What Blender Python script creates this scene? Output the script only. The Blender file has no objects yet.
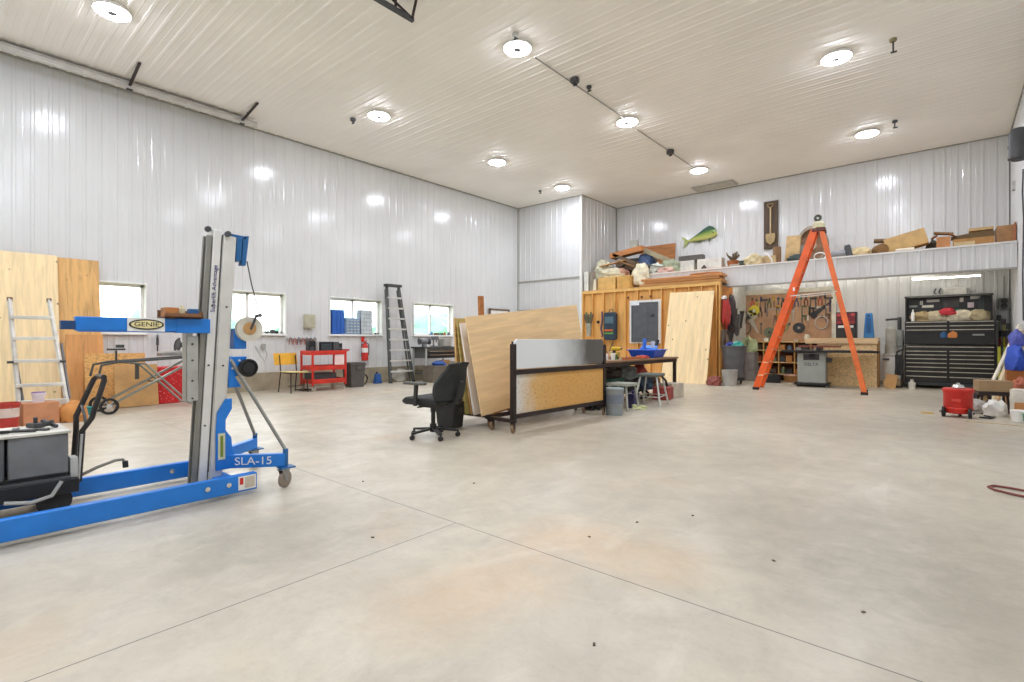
LAMP_S, SKY_S, EXPO = 125.0, 4.5, 0.54
import bpy, bmesh, math, random
from mathutils import Vector, Matrix, noise
R = math.radians
SC = bpy.context.scene
COL = SC.collection
rnd = random.Random(7)

# ---------------------------------------------------------------- materials
def lin(h):
    h = h.lstrip('#')
    out = []
    for i in (0, 2, 4):
        c = int(h[i:i+2], 16) / 255
        out.append(c / 12.92 if c <= 0.04045 else ((c + 0.055) / 1.055) ** 2.4)
    return out + [1.0]

def base(name, rough=0.5, metal=0.0):
    m = bpy.data.materials.new(name); m.use_nodes = True
    nt = m.node_tree; b = nt.nodes['Principled BSDF']
    b.inputs['Roughness'].default_value = rough; b.inputs['Metallic'].default_value = metal
    return m, nt, b

def coords(nt, scale=(1, 1, 1), kind='Object'):
    tc = nt.nodes.new('ShaderNodeTexCoord'); mp = nt.nodes.new('ShaderNodeMapping')
    mp.inputs['Scale'].default_value = scale
    nt.links.new(tc.outputs[kind], mp.inputs['Vector'])
    return mp.outputs['Vector']

def noise_tex(nt, vec, scale, detail=4, rough=0.55, dist=0.0):
    n = nt.nodes.new('ShaderNodeTexNoise')
    n.inputs['Scale'].default_value = scale; n.inputs['Detail'].default_value = detail
    n.inputs['Roughness'].default_value = rough; n.inputs['Distortion'].default_value = dist
    nt.links.new(vec, n.inputs['Vector'])
    return n.outputs['Fac']

def ramp(nt, fac, stops):
    r = nt.nodes.new('ShaderNodeValToRGB')
    e = r.color_ramp.elements
    while len(e) < len(stops): e.new(0.5)
    for k, (p, c) in enumerate(stops):
        e[k].position = p; e[k].color = lin(c) if isinstance(c, str) else (c, c, c, 1)
    nt.links.new(fac, r.inputs['Fac'])
    return r.outputs['Color']

def mixc(nt, fac, a, b, mode='MIX'):
    m = nt.nodes.new('ShaderNodeMix'); m.data_type = 'RGBA'; m.blend_type = mode
    for i, v in ((0, fac), (6, a), (7, b)):
        if hasattr(v, 'is_linked') or hasattr(v, 'links'): nt.links.new(v, m.inputs[i])
        elif isinstance(v, str): m.inputs[i].default_value = lin(v)
        else: m.inputs[i].default_value = v
    return m.outputs[2]

def bump(nt, b, fac, strength=0.2, dist=0.01):
    n = nt.nodes.new('ShaderNodeBump'); n.inputs['Strength'].default_value = strength
    n.inputs['Distance'].default_value = dist
    nt.links.new(fac, n.inputs['Height']); nt.links.new(n.outputs['Normal'], b.inputs['Normal'])

def shade(c, k):
    h = c.lstrip('#'); return '#' + ''.join('%02x' % max(0, min(255, int(int(h[i:i+2], 16) * k))) for i in (0, 2, 4))

_cache = {}
def plain(c, rough=0.5, metal=0.0, vary=0.1, scale=5):
    vary = min(vary, 0.14)
    key = ('p', c, rough, metal)
    if key in _cache: return _cache[key]
    m, nt, b = base('finish_' + c.lstrip('#'), rough, metal)
    f = noise_tex(nt, coords(nt), scale, 3)
    nt.links.new(ramp(nt, f, [(0.3, shade(c, 1 - vary)), (0.7, shade(c, 1 + vary * 0.5))]), b.inputs['Base Color'])
    _cache[key] = m
    return m

def wood(c, dark=0.78, axis='x', knots=True, rough=0.6, fine=1.0):
    key = ('w', c, dark, axis, knots)
    if key in _cache: return _cache[key]
    m, nt, b = base('wood_' + c.lstrip('#'), rough)
    s = {'x': (0.6, 7, 7), 'y': (7, 0.6, 7), 'z': (7, 7, 0.6)}[axis]
    v = coords(nt, tuple(k * fine for k in s))
    f = noise_tex(nt, v, 2.2, 6, 0.6, 0.8)
    col = ramp(nt, f, [(0.28, shade(c, dark)), (0.5, c), (0.75, shade(c, 1.08))])
    if knots:
        vo = nt.nodes.new('ShaderNodeTexVoronoi'); vo.inputs['Scale'].default_value = 4.2
        nt.links.new(coords(nt), vo.inputs['Vector'])
        k = ramp(nt, vo.outputs['Distance'], [(0.05, 1.0), (0.11, 0.0)])
        col = mixc(nt, k, col, shade(c, 0.45))
    nt.links.new(col, b.inputs['Base Color']); bump(nt, b, f, 0.08)
    _cache[key] = m
    return m

def osb(c='#d9b071'):
    key = ('o', c)
    if key in _cache: return _cache[key]
    m, nt, b = base('strand_board_' + c.lstrip('#'), 0.7)
    vo = nt.nodes.new('ShaderNodeTexVoronoi'); vo.inputs['Scale'].default_value = 1.0
    nt.links.new(coords(nt, (34, 44, 52)), vo.inputs['Vector'])
    g = nt.nodes.new('ShaderNodeRGBToBW'); nt.links.new(vo.outputs['Color'], g.inputs['Color'])
    col = ramp(nt, g.outputs['Val'], [(0.1, shade(c, 0.84)), (0.5, c), (0.9, shade(c, 1.08))])
    nt.links.new(col, b.inputs['Base Color'])
    _cache[key] = m
    return m

def metal(c, rough=0.35): return plain(c, rough, 0.85, 0.08)
def checker(c1, c2, s):
    m, nt, b = base('pattern_' + c1.lstrip('#'), 0.7)
    vo = nt.nodes.new('ShaderNodeTexVoronoi'); vo.inputs['Scale'].default_value = s
    nt.links.new(coords(nt), vo.inputs['Vector'])
    nt.links.new(ramp(nt, vo.outputs['Distance'], [(0.16, c2), (0.3, c1)]), b.inputs['Base Color'])
    return m

def glass():
    m, nt, b = base('window_glass', 0.02)
    b.inputs['Base Color'].default_value = (1, 1, 1, 1)
    b.inputs['Transmission Weight'].default_value = 1.0; b.inputs['IOR'].default_value = 1.05
    b.inputs['Alpha'].default_value = 0.25
    return m

def emit(c, s):
    m = bpy.data.materials.new('light_%s' % c.lstrip('#')); m.use_nodes = True
    nt = m.node_tree; nt.nodes.clear()
    e = nt.nodes.new('ShaderNodeEmission'); e.inputs['Color'].default_value = lin(c); e.inputs['Strength'].default_value = s
    o = nt.nodes.new('ShaderNodeOutputMaterial'); nt.links.new(e.outputs[0], o.inputs['Surface'])
    return m

def steel_panel(name, c, rough):
    m, nt, b = base(name, rough)
    f = noise_tex(nt, coords(nt), 0.7, 2)
    nt.links.new(ramp(nt, f, [(0.3, shade(c, 0.97)), (0.7, c)]), b.inputs['Base Color'])
    f2 = noise_tex(nt, coords(nt, (1, 1, 0.4)), 2.0, 2)
    bump(nt, b, f2, 0.25, 0.02)
    return m

def concrete_floor():
    m, nt, b = base('polished_concrete', 0.3)
    v = coords(nt)
    big = noise_tex(nt, v, 0.45, 6, 0.62, 0.6)
    col = ramp(nt, big, [(0.30, FLOOR_D), (0.5, FLOOR_C), (0.72, FLOOR_L)])
    mid = noise_tex(nt, v, 3.2, 8, 0.7, 0.4)
    col = mixc(nt, ramp(nt, mid, [(0.40, 0.0), (0.72, 0.34)]), col, '#857d6f')
    fine = noise_tex(nt, v, 28, 5, 0.7)
    col = mixc(nt, ramp(nt, fine, [(0.5, 0.0), (0.8, 0.16)]), col, '#6f675a')
    # faint rusty patches
    ru = noise_tex(nt, coords(nt, (1, 1, 1)), 0.9, 3, 0.5, 0.3)
    col = mixc(nt, ramp(nt, ru, [(0.60, 0.0), (0.74, 0.22)]), col, '#cf9f6c')
    pale = noise_tex(nt, coords(nt, (1.3, 0.5, 1)), 1.3, 5, 0.65, 1.2)
    col = mixc(nt, ramp(nt, pale, [(0.56, 0.0), (0.72, 0.30)]), col, '#e2dccd')
    for (px, py, rr, cc, kk) in STAINS:
        mp = nt.nodes.new('ShaderNodeMapping'); mp.inputs['Location'].default_value = (-px/rr, -py/rr, 0); mp.inputs['Scale'].default_value = (1/rr, 1/rr, 0.0)
        tcs = nt.nodes.new('ShaderNodeTexCoord'); nt.links.new(tcs.outputs['Object'], mp.inputs['Vector'])
        gr = nt.nodes.new('ShaderNodeTexGradient'); gr.gradient_type = 'SPHERICAL'; nt.links.new(mp.outputs['Vector'], gr.inputs['Vector'])
        nn = noise_tex(nt, coords(nt), 5.5, 6, 0.7, 0.5)
        mm = nt.nodes.new('ShaderNodeMath'); mm.operation = 'MULTIPLY'; nt.links.new(gr.outputs['Fac'], mm.inputs[0]); nt.links.new(nn, mm.inputs[1])
        col = mixc(nt, ramp(nt, mm.outputs[0], [(0.08, 0.0), (0.42, kk)]), col, cc)
    # sawn joints
    sx = nt.nodes.new('ShaderNodeSeparateXYZ'); tc = nt.nodes.new('ShaderNodeTexCoord')
    nt.links.new(tc.outputs['Object'], sx.inputs[0])
    def mth(op, a, c=None):
        n = nt.nodes.new('ShaderNodeMath'); n.operation = op
        for i, q in ((0, a), (1, c)):
            if q is None: continue
            if isinstance(q, (int, float)): n.inputs[i].default_value = q
            else: nt.links.new(q, n.inputs[i])
        return n.outputs[0]
    jx = mth('LESS_THAN', mth('ABSOLUTE', mth('ADD', sx.outputs['X'], 2.36)), 0.0035)
    jx = mth('MULTIPLY', jx, mth('LESS_THAN', sx.outputs['Y'], 2.2))
    jy = mth('LESS_THAN', mth('ABSOLUTE', mth('SUBTRACT', sx.outputs['Y'], 2.2)), 0.0035)
    j2 = mth('LESS_THAN', mth('ABSOLUTE', mth('SUBTRACT', sx.outputs['Y'], 7.1)), 0.0045)
    j3 = mth('LESS_THAN', mth('ABSOLUTE', mth('ADD', sx.outputs['X'], 6.9)), 0.0045)
    j = mth('MAXIMUM', mth('MAXIMUM', jx, jy), mth('MULTIPLY', mth('MAXIMUM', j2, j3), 0.35))
    col = mixc(nt, mth('MULTIPLY', j, 0.75), col, '#3a342c')
    nt.links.new(col, b.inputs['Base Color'])
    r = ramp(nt, mid, [(0.3, 0.30), (0.7, 0.48)])
    nt.links.new(r, b.inputs['Roughness'])
    bump(nt, b, fine, 0.04, 0.004)
    return m

STAINS = [(-1.68, 2.45, 0.55, '#c99a62', 0.32), (-1.62, 1.85, 0.5, '#cfa571', 0.28), (-1.72, 1.45, 0.5, '#c59a6a', 0.26), (-1.15, 2.5, 0.5, '#cda673', 0.28), (-3.0, 1.4, 1.3, '#8f897c', 0.5), (-0.6, 3.6, 1.6, '#8d8677', 0.5), (0.1, 2.9, 1.2, '#8a8576', 0.45), (-2.3, 5.2, 1.8, '#948d7e', 0.45), (-0.3, 8.4, 2.2, '#8f8878', 0.5), (-3.2, 9.5, 2.4, '#9a9384', 0.45)]
FLOOR_D, FLOOR_C, FLOOR_L = '#b0a796', '#beb5a2', '#c9c1b0'
WALLC, CEILC = '#d8d9d8', '#fbf8f0'

# ---------------------------------------------------------------- mesh builder
class MB:
    def __init__(s): s.bm = bmesh.new()
    def _face(s, vs):
        try: s.bm.faces.new(vs)
        except ValueError: pass
    def hexa(s, c8):
        v = [s.bm.verts.new(c) for c in c8]
        for f in ((0, 3, 2, 1), (4, 5, 6, 7), (0, 1, 5, 4), (1, 2, 6, 5), (2, 3, 7, 6), (3, 0, 4, 7)):
            s._face([v[i] for i in f])
        return s
    def box(s, x0, x1, y0, y1, z0, z1, M=None):
        c = [(x0, y0, z0), (x1, y0, z0), (x1, y1, z0), (x0, y1, z0), (x0, y0, z1), (x1, y0, z1), (x1, y1, z1), (x0, y1, z1)]
        if M is not None: c = [M @ Vector(q) for q in c]
        return s.hexa(c)
    def cbox(s, c, d, rot=(0, 0, 0)):
        M = Matrix.Translation(c) @ Matrix.Rotation(R(rot[2]), 4, 'Z') @ Matrix.Rotation(R(rot[1]), 4, 'Y') @ Matrix.Rotation(R(rot[0]), 4, 'X')
        return s.box(-d[0]/2, d[0]/2, -d[1]/2, d[1]/2, -d[2]/2, d[2]/2, M)
    def bar(s, p, q, w, h, up=(0, 0, 1)):
        p, q = Vector(p), Vector(q); z = (q - p); L = z.length; z.normalize()
        u = Vector(up)
        if abs(z.dot(u)) > 0.99: u = Vector((1, 0, 0))
        x = u.cross(z).normalized(); y = z.cross(x)
        M = Matrix((x, y, z)).transposed().to_4x4(); M.translation = p
        return s.box(-w/2, w/2, -h/2, h/2, 0, L, M)
    def cyl(s, p, q, r, r2=None, n=16, cap=True):
        p, q = Vector(p), Vector(q); z = (q - p).normalized(); r2 = r if r2 is None else r2
        u = Vector((0, 0, 1)) if abs(z.z) < 0.9 else Vector((1, 0, 0))
        x = u.cross(z).normalized(); y = z.cross(x)
        a = [s.bm.verts.new(p + (x * math.cos(t) + y * math.sin(t)) * r) for t in [2*math.pi*i/n for i in range(n)]]
        b = [s.bm.verts.new(q + (x * math.cos(t) + y * math.sin(t)) * r2) for t in [2*math.pi*i/n for i in range(n)]]
        for i in range(n): s._face([a[i], a[(i+1) % n], b[(i+1) % n], b[i]])
        if cap: s._face(a[::-1]); s._face(b)
        return s
    def tube(s, pts, r, n=8, closed=False):
        pts = [Vector(p) for p in pts]; rings = []; N = len(pts); px = None
        for i, p in enumerate(pts):
            a = pts[i-1] if (i > 0 or closed) else p; b = pts[(i+1) % N] if (i < N-1 or closed) else p
            z = (b - a).normalized()
            if px is None:
                u = Vector((0, 0, 1)) if abs(z.z) < 0.9 else Vector((1, 0, 0)); x = u.cross(z).normalized()
            else:
                x = (px - z * px.dot(z)).normalized()
            px = x; y = z.cross(x)
            rings.append([s.bm.verts.new(p + (x*math.cos(2*math.pi*k/n) + y*math.sin(2*math.pi*k/n)) * r) for k in range(n)])
        for i in range(N if closed else N-1):
            A, B = rings[i], rings[(i+1) % N]
            for k in range(n): s._face([A[k], A[(k+1) % n], B[(k+1) % n], B[k]])
        if not closed: s._face(rings[0][::-1]); s._face(rings[-1])
        return s
    def lathe(s, prof, c=(0, 0, 0), n=24, axis='z', cap=True):
        rings = []
        for r, z in prof:
            ring = []
            for k in range(n):
                t = 2*math.pi*k/n; a, b = r*math.cos(t), r*math.sin(t)
                q = {'z': (a, b, z), 'x': (z, a, b), 'y': (b, z, a)}[axis]
                ring.append(s.bm.verts.new((q[0]+c[0], q[1]+c[1], q[2]+c[2])))
            rings.append(ring)
        for A, B in zip(rings, rings[1:]):
            for k in range(n): s._face([A[k], A[(k+1) % n], B[(k+1) % n], B[k]])
        if cap: s._face(rings[0][::-1]); s._face(rings[-1])
        return s
    def prism(s, poly, axis, a, b):
        def q(u, v, w): return {'x': (w, u, v), 'y': (u, w, v), 'z': (u, v, w)}[axis]
        A = [s.bm.verts.new(q(u, v, a)) for u, v in poly]; B = [s.bm.verts.new(q(u, v, b)) for u, v in poly]
        n = len(poly)
        for i in range(n): s._face([A[i], A[(i+1) % n], B[(i+1) % n], B[i]])
        s._face(A[::-1]); s._face(B)
        return s
    def blob(s, c, d, seed=0, amp=0.25, freq=2.0, sub=3, flat=True):
        t = bmesh.new(); bmesh.ops.create_icosphere(t, subdivisions=sub, radius=1)
        m = {}
        for v in t.verts:
            k = 1 + amp * noise.noise(v.co * freq + Vector((seed*3.1, seed*1.7, 0))) * 1.5 + 0.13 * abs(noise.noise(v.co * freq * 2.6 + Vector((seed, 0, seed*2.3)))) * 2
            q = v.co * k
            z = q.z
            if flat: z = max(q.z, -0.55)
            m[v] = s.bm.verts.new((c[0] + q.x*d[0]/2, c[1] + q.y*d[1]/2, c[2] + (z + 0.55 if flat else z)*d[2]/(1.55 if flat else 2)))
        for f in t.faces: s._face([m[v] for v in f.verts])
        t.free(); return s
    def move(s, M):
        for v in s.bm.verts: v.co = M @ v.co
        return s
    def build(s, name, mat, parent=None, bev=0.0, smooth=35, loc=None, rot=None):
        bmesh.ops.recalc_face_normals(s.bm, faces=s.bm.faces)
        me = bpy.data.meshes.new(name); s.bm.to_mesh(me); s.bm.free()
        me.materials.append(mat)
        if smooth:
            me.polygons.foreach_set('use_smooth', [True] * len(me.polygons)); me.set_sharp_from_angle(angle=R(smooth))
        o = bpy.data.objects.new(name, me); COL.objects.link(o)
        if parent: o.parent = parent
        if loc: o.location = loc
        if rot: o.rotation_euler = [R(a) for a in rot]
        if bev:
            m = o.modifiers.new('edge', 'BEVEL'); m.width = bev; m.segments = 2; m.limit_method = 'ANGLE'; m.angle_limit = R(40)
        return o

def tag(o, label=None, cat=None, group=None, kind=None):
    for k, v in (('label', label), ('category', cat), ('group', group), ('kind', kind)):
        if v: o[k] = v
    return o
def T(name, label, cat, loc=(0, 0, 0), rz=0, group=None, kind=None):
    o = bpy.data.objects.new(name, None); COL.objects.link(o); o.empty_display_size = 0.1
    o.location = loc; o.rotation_euler = (0, 0, R(rz)); return tag(o, label, cat, group, kind)
def S(name, mb, mat, label, cat, loc=(0, 0, 0), rz=0, group=None, bev=0.0, rot=None, smooth=35):
    o = mb.build(name, mat, None, bev, smooth); o.location = loc
    o.rotation_euler = [R(a) for a in rot] if rot else (0, 0, R(rz))
    return tag(o, label, cat, group)
def ST(name, mb, mat, smooth=0, parent=None):
    o = mb.build(name, mat, parent, 0, smooth)
    if not parent: o['kind'] = 'structure'
    return o
def copy_tree(o, parent=None):
    c = o.copy(); COL.objects.link(c)
    if parent: c.parent = parent
    for ch in list(o.children): copy_tree(ch, c)
    return c
def text(name, s, size, mat, parent, loc, rot, depth=0.002, align='CENTER', sx=1.0):
    cu = bpy.data.curves.new(name, 'FONT'); cu.body = s; cu.size = size; cu.extrude = depth
    cu.align_x = align; cu.align_y = 'CENTER'
    t = bpy.data.objects.new(name, cu); COL.objects.link(t)
    bpy.context.view_layer.update()
    me = bpy.data.meshes.new_from_object(t.evaluated_get(bpy.context.evaluated_depsgraph_get()))
    bpy.data.objects.remove(t); me.name = name
    me.materials.clear(); me.materials.append(mat)
    o = bpy.data.objects.new(name, me); COL.objects.link(o); o.parent = parent
    o.location = loc; o.rotation_euler = [R(a) for a in rot]; o.scale = (sx, 1, 1)
    return o

# shared finishes
STEELW = steel_panel('white_steel_wall_panel', WALLC, 0.16)
CEILM = steel_panel('white_steel_ceiling_panel', CEILC, 0.42)
TRIMW = plain('#e6e6e2', 0.4, vary=0.02)
GREYT = plain('#9a988f', 0.5, vary=0.04)
BLUE = plain('#1a7ad4', 0.35, vary=0.06)
BLUED = plain('#1d5f96', 0.4, vary=0.06)
ALU = plain('#dbd9d2', 0.38, 0.35, 0.05)
ALUD = plain('#8d8c84', 0.4, 0.5, 0.06)
BLACK = plain('#1c1c1d', 0.5)
BLACKG = plain('#151516', 0.25)
RUBBER = plain('#262626', 0.8)
DGREY = plain('#4a4b4d', 0.6)
MGREY = plain('#77787a', 0.55)
LGREY = plain('#b9b9b5', 0.5)
WHITE = plain('#e9e8e3', 0.5, vary=0.04)
RED = plain('#c8281f', 0.4)
REDC = plain('#d4382a', 0.4)
ORANGE = plain('#e8601f', 0.4, vary=0.08)
YELLOW = plain('#d9b32a', 0.5)
GREEN = plain('#4f7d3a', 0.6)
TEAL = plain('#1f8a86', 0.5)
CHROME = metal('#d5d5d2', 0.2)
STEEL = metal('#9a9a98', 0.35)
RUST = plain('#7a5a45', 0.6, 0.3)
DARKSTEEL = plain('#3b302c', 0.5, 0.4)
KRAFT = plain('#c79a63', 0.8, vary=0.08)
KRAFTD = plain('#a97e4d', 0.8, vary=0.1)
PLY = wood('#dcb98a', 0.9, 'y', False)
PLYL = wood('#ecd3a4', 0.92, 'z', True)
PINE = wood('#e3b062', 0.82, 'z', True)
PINEX = wood('#e3b468', 0.82, 'x', True)
BOARD = wood('#b5763f', 0.75, 'x', False)
BOARDD = wood('#7d5434', 0.7, 'x', False)
OSB = osb(); OSBD = osb('#d3a05e'); OSBL = osb('#e2c08a')
CREAM = plain('#ddd2ae', 0.7)
BEIGE = plain('#bfae8b', 0.85)
GREYG = plain('#8c8f78', 0.8)
# ---------------------------------------------------------------- the room
CAMH = 1.15
XL, XR, YB, YF, H = -11.86, 1.05, 16.4, -1.6, 5.9
YC, XC = 14.1, -9.15          # the boxed-in corner
LOFT_Y, LOFT_T, LOFT_B = 14.7, 3.17, 2.64

def ribbed(name, O, U, V, N, lu, lv, mat, holes=(), pitch=0.2286, h=0.013):
    """standing-rib steel sheet: profile runs along U, ribs run along V, raised along N"""
    O, U, V, N = Vector(O), Vector(U), Vector(V), Vector(N)
    pts = [(0.0, 0.0)]; u = pitch * 0.5
    while u < lu:
        for du, n in ((-0.032, 0), (-0.016, h), (0.016, h), (0.032, 0)):
            if 0 < u + du < lu: pts.append((u + du, n))
        if pitch > 0.2 and u + pitch * 0.5 < lu:
            for du, n in ((-0.012, 0), (0, 0.004), (0.012, 0)): pts.append((u + pitch*0.5 + du, n))
        u += pitch
    pts.append((lu, 0))
    for (a, b, c, d) in holes:
        for e in (a, b):
            for (p0, n0), (p1, n1) in zip(pts, pts[1:]):
                if p0 < e < p1:
                    pts.append((e, n0 + (n1-n0)*(e-p0)/(p1-p0))); pts.sort(); break
    bm = bmesh.new()
    def q(u, v, n): return bm.verts.new(O + U*u + V*v + N*n)
    for (p0, n0), (p1, n1) in zip(pts, pts[1:]):
        mid = (p0+p1)/2; iv = [(0, lv)]
        for (a, b, c, d) in holes:
            if a < mid < b:
                iv = [(0, c), (d, lv)]
        for (c, d) in iv:
            bm.faces.new([q(p0, c, n0), q(p1, c, n1), q(p1, d, n1), q(p0, d, n0)])
    bmesh.ops.remove_doubles(bm, verts=bm.verts, dist=1e-5)
    m = MB(); m.bm.free(); m.bm = bm
    me = bpy.data.meshes.new(name); bm.to_mesh(me); bm.free(); me.materials.append(mat)
    o = bpy.data.objects.new(name, me); COL.objects.link(o); o['kind'] = 'structure'
    return o

ST('floor', MB().box(XL-0.2, XR+0.2, YF-0.2, YB+0.2, -0.15, 0), concrete_floor())
WIN = [(1.35, 2.86), (4.1, 5.6), (6.75, 8.28), (9.4, 10.92)]
WZ0, WZ1 = 1.30, 2.22
holes = [(a - YF, b - YF, WZ0, WZ1) for a, b in WIN]
ribbed('wall_left', (XL-0.02, YF, 0), (0, 1, 0), (0, 0, 1), (1, 0, 0), YC - YF, H, STEELW, holes)
ribbed('wall_back', (XC, YB, 0), (1, 0, 0), (0, 0, 1), (0, -1, 0), XR - XC, H, STEELW)
ribbed('wall_right', (XR, YF, 0), (0, 1, 0), (0, 0, 1), (-1, 0, 0), YB - YF, H, STEELW)
ribbed('wall_front', (XL, YF, 0), (1, 0, 0), (0, 0, 1), (0, 1, 0), XR - XL, H, STEELW)
ribbed('wall_corner_front', (XL, YC, 0), (1, 0, 0), (0, 0, 1), (0, -1, 0), XC - XL, H, STEELW)
ribbed('wall_corner_side', (XC, YC, 0), (0, 1, 0), (0, 0, 1), (1, 0, 0), YB - YC, H, STEELW)
ribbed('ceiling', (XL-0.02, YF, H), (0, 1, 0), (1, 0, 0), (0, 0, -1), YB - YF + 0.1, XR - XL + 0.04, CEILM, pitch=0.2286, h=0.009)
# concrete stem wall showing under the steel on the window side
CURB = plain('#a79c84', 0.8, vary=0.15, scale=3)
ST('baseboard_left', MB().box(XL-0.1, XL+0.035, YF, YC, 0, 0.41), CURB)
ST('baseboard_back', MB().box(XC+0.1, XR, YB-0.03, YB+0.05, 0, 0.10), GREYT)
ST('baseboard_corner', MB().box(XL+0.035, XC, YC-0.03, YC+0.05, 0, 0.10), GREYT)
# corner and ceiling trims
ST('trim_1', MB().box(XL-0.0, XL+0.03, YF, YC, H-0.03, H), GREYT)
ST('trim_2', MB().box(XL+0.0, XL+0.03, YC-0.03, YC, 0.41, H), GREYT)
ST('trim_3', MB().box(XL, XC+0.02, YC-0.03, YC, H-0.03, H), GREYT)
ST('trim_4', MB().box(XC, XC+0.03, YC, YB, H-0.03, H), GREYT)
ST('trim_5', MB().box(XC, XC+0.03, YB-0.03, YB, LOFT_T, H), GREYT)
ST('trim_6', MB().box(XC, XR, YB-0.03, YB, H-0.03, H), GREYT)
ST('trim_7', MB().box(XR-0.035, XR, YB-0.035, YB, 0.1, H), plain('#6b6962', 0.5))
ST('trim_8', MB().box(XR-0.03, XR, YF, YB, H-0.03, H), GREYT)
ST('trim_9', MB().box(XL+0.03, XC+0.02, YC-0.028, YC, 3.19, 3.24), GREYT)
ST('trim_10', MB().box(XC-0.05, XC+0.03, YC-0.03, YC+0.02, 0.1, H-0.03), TRIMW)

# windows: sill, reveal, frame, centre rail, pane
GL = glass()
for i, (a, b) in enumerate(WIN, 1):
    w = T('window_%d' % i, None, None, (XL, a, WZ0), kind='structure')
    W_, H_ = b - a, WZ1 - WZ0
    m = MB()
    for (y0, y1, z0, z1) in ((-0.03, 0.0, -0.03, H_+0.03), (W_, W_+0.03, -0.03, H_+0.03), (0, W_, H_, H_+0.03), (0, W_, -0.03, 0)):
        m.box(-0.20, 0.022, y0, y1, z0, z1)
    m.build('window_frame', TRIMW, w, 0.003)
    MB().box(-0.2, 0.05, -0.04, W_+0.04, -0.05, -0.03).build('window_sill', TRIMW, w, 0.004)
    m = MB()
    for (y0, y1, z0, z1) in ((0, 0.05, 0, H_), (W_-0.05, W_, 0, H_), (0, W_, H_-0.05, H_), (0, W_, 0, 0.05), (W_*0.47-0.03, W_*0.47+0.03, 0, H_)):
        m.box(-0.17, -0.12, y0, y1, z0, z1)
    m.build('window_sash', WHITE, w, 0.004)
    MB().box(-0.150, -0.146, 0.05, W_-0.05, 0.05, H_-0.05).build('window_pane', GL, w)

# two doors whose heads show above the sheet cart
def door(n, loc, rz, c):
    d = T('door_%d' % n, None, None, loc, rz, kind='structure')
    m = MB().box(0, 0.06, -0.03, 0.03, 0, 2.22).box(0.96, 1.02, -0.03, 0.03, 0, 2.22).box(0, 1.02, -0.03, 0.03, 2.16, 2.22)
    m.build('door_frame', plain(c, 0.5), d, 0.004)
    MB().box(0.06, 0.96, -0.015, 0.015, 0.01, 2.16).build('door_leaf', WHITE, d, 0.003)
    MB().lathe([(0.012, 0), (0.012, 0.03), (0.028, 0.035), (0.03, 0.055), (0.0, 0.065)], (0.14, 0.015, 1.0), 16, 'y').build('door_handle', CHROME, d)
door(1, (XL+0.12, YC-0.05, 0), 0, '#8f8f88')
door(2, (XL+0.06, 13.55, 0), -90, '#7d6650')

# loft over the back of the shop
ST('floor_loft', MB().box(XC+0.03, XR-0.04, LOFT_Y+0.02, YB-0.04, LOFT_T-0.05, LOFT_T), wood('#b99a6d', 0.85, 'x', False))
ribbed('wall_loft_front', (XC+0.03, LOFT_Y, LOFT_B), (1, 0, 0), (0, 0, 1), (0, -1, 0), XR - XC - 0.05, LOFT_T - LOFT_B, STEELW)
ST('ceiling_loft', MB().box(-4.72, XR-0.04, LOFT_Y+0.03, YB-0.04, 2.95, 2.98), TRIMW)
ST('trim_13', MB().box(-4.72, XR-0.02, LOFT_Y+0.01, LOFT_Y+0.03, LOFT_B, 2.98), TRIMW)
ST('trim_11', MB().box(XC+0.03, XR-0.02, LOFT_Y-0.035, LOFT_Y+0.03, LOFT_T-0.015, LOFT_T+0.02), TRIMW)
ST('trim_12', MB().box(-4.72, XR-0.02, LOFT_Y-0.035, LOFT_Y+0.01, LOFT_B-0.03, LOFT_B+0.01), GREYT)

# open stud wall closing the room under the loft
sw = T('wall_studs', None, None, (0, 0, 0), kind='structure')
SX0, SX1, STZ = -9.12, -4.72, 2.72
y = YC
x = SX0
k = 0
while x < SX1 - 0.03:
    MB().box(x, x+0.04, y-0.0, y+0.09, 0.04, STZ-0.08).build('stud', PINE, sw, 0.002)
    x += 0.405 if k % 3 else 0.36; k += 1
MB().box(SX1-0.04, SX1, y, y+0.09, 0.04, STZ-0.08).build('stud', PINE, sw, 0.002)
MB().box(SX0, SX1, y, y+0.09, STZ-0.08, STZ).build('top_plate', PINEX, sw, 0.002)
MB().box(SX0, SX1, y, y+0.09, 0, 0.04).build('bottom_plate', PINEX, sw, 0.002)
MB().box(SX0, SX1, y+0.09, y+0.102, 0, STZ).build('sheathing', wood('#e3ad62', 0.88, 'z', False), sw)
MB().box(SX1-0.012, SX1, y+0.102, 15.12, 0, LOFT_B).build('side_sheathing', osb('#b8793c'), sw)
MB().box(SX1-0.012, SX1+0.01, 15.12, YB-0.04, 0, 2.95).build('side_white_panel', plain('#c9cac4', 0.6), sw)
ST('ceiling_stud_room', MB().box(SX0, SX1, y, LOFT_Y+0.02, STZ, STZ+0.02), wood('#c9a064', 0.85, 'x', False))

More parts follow.
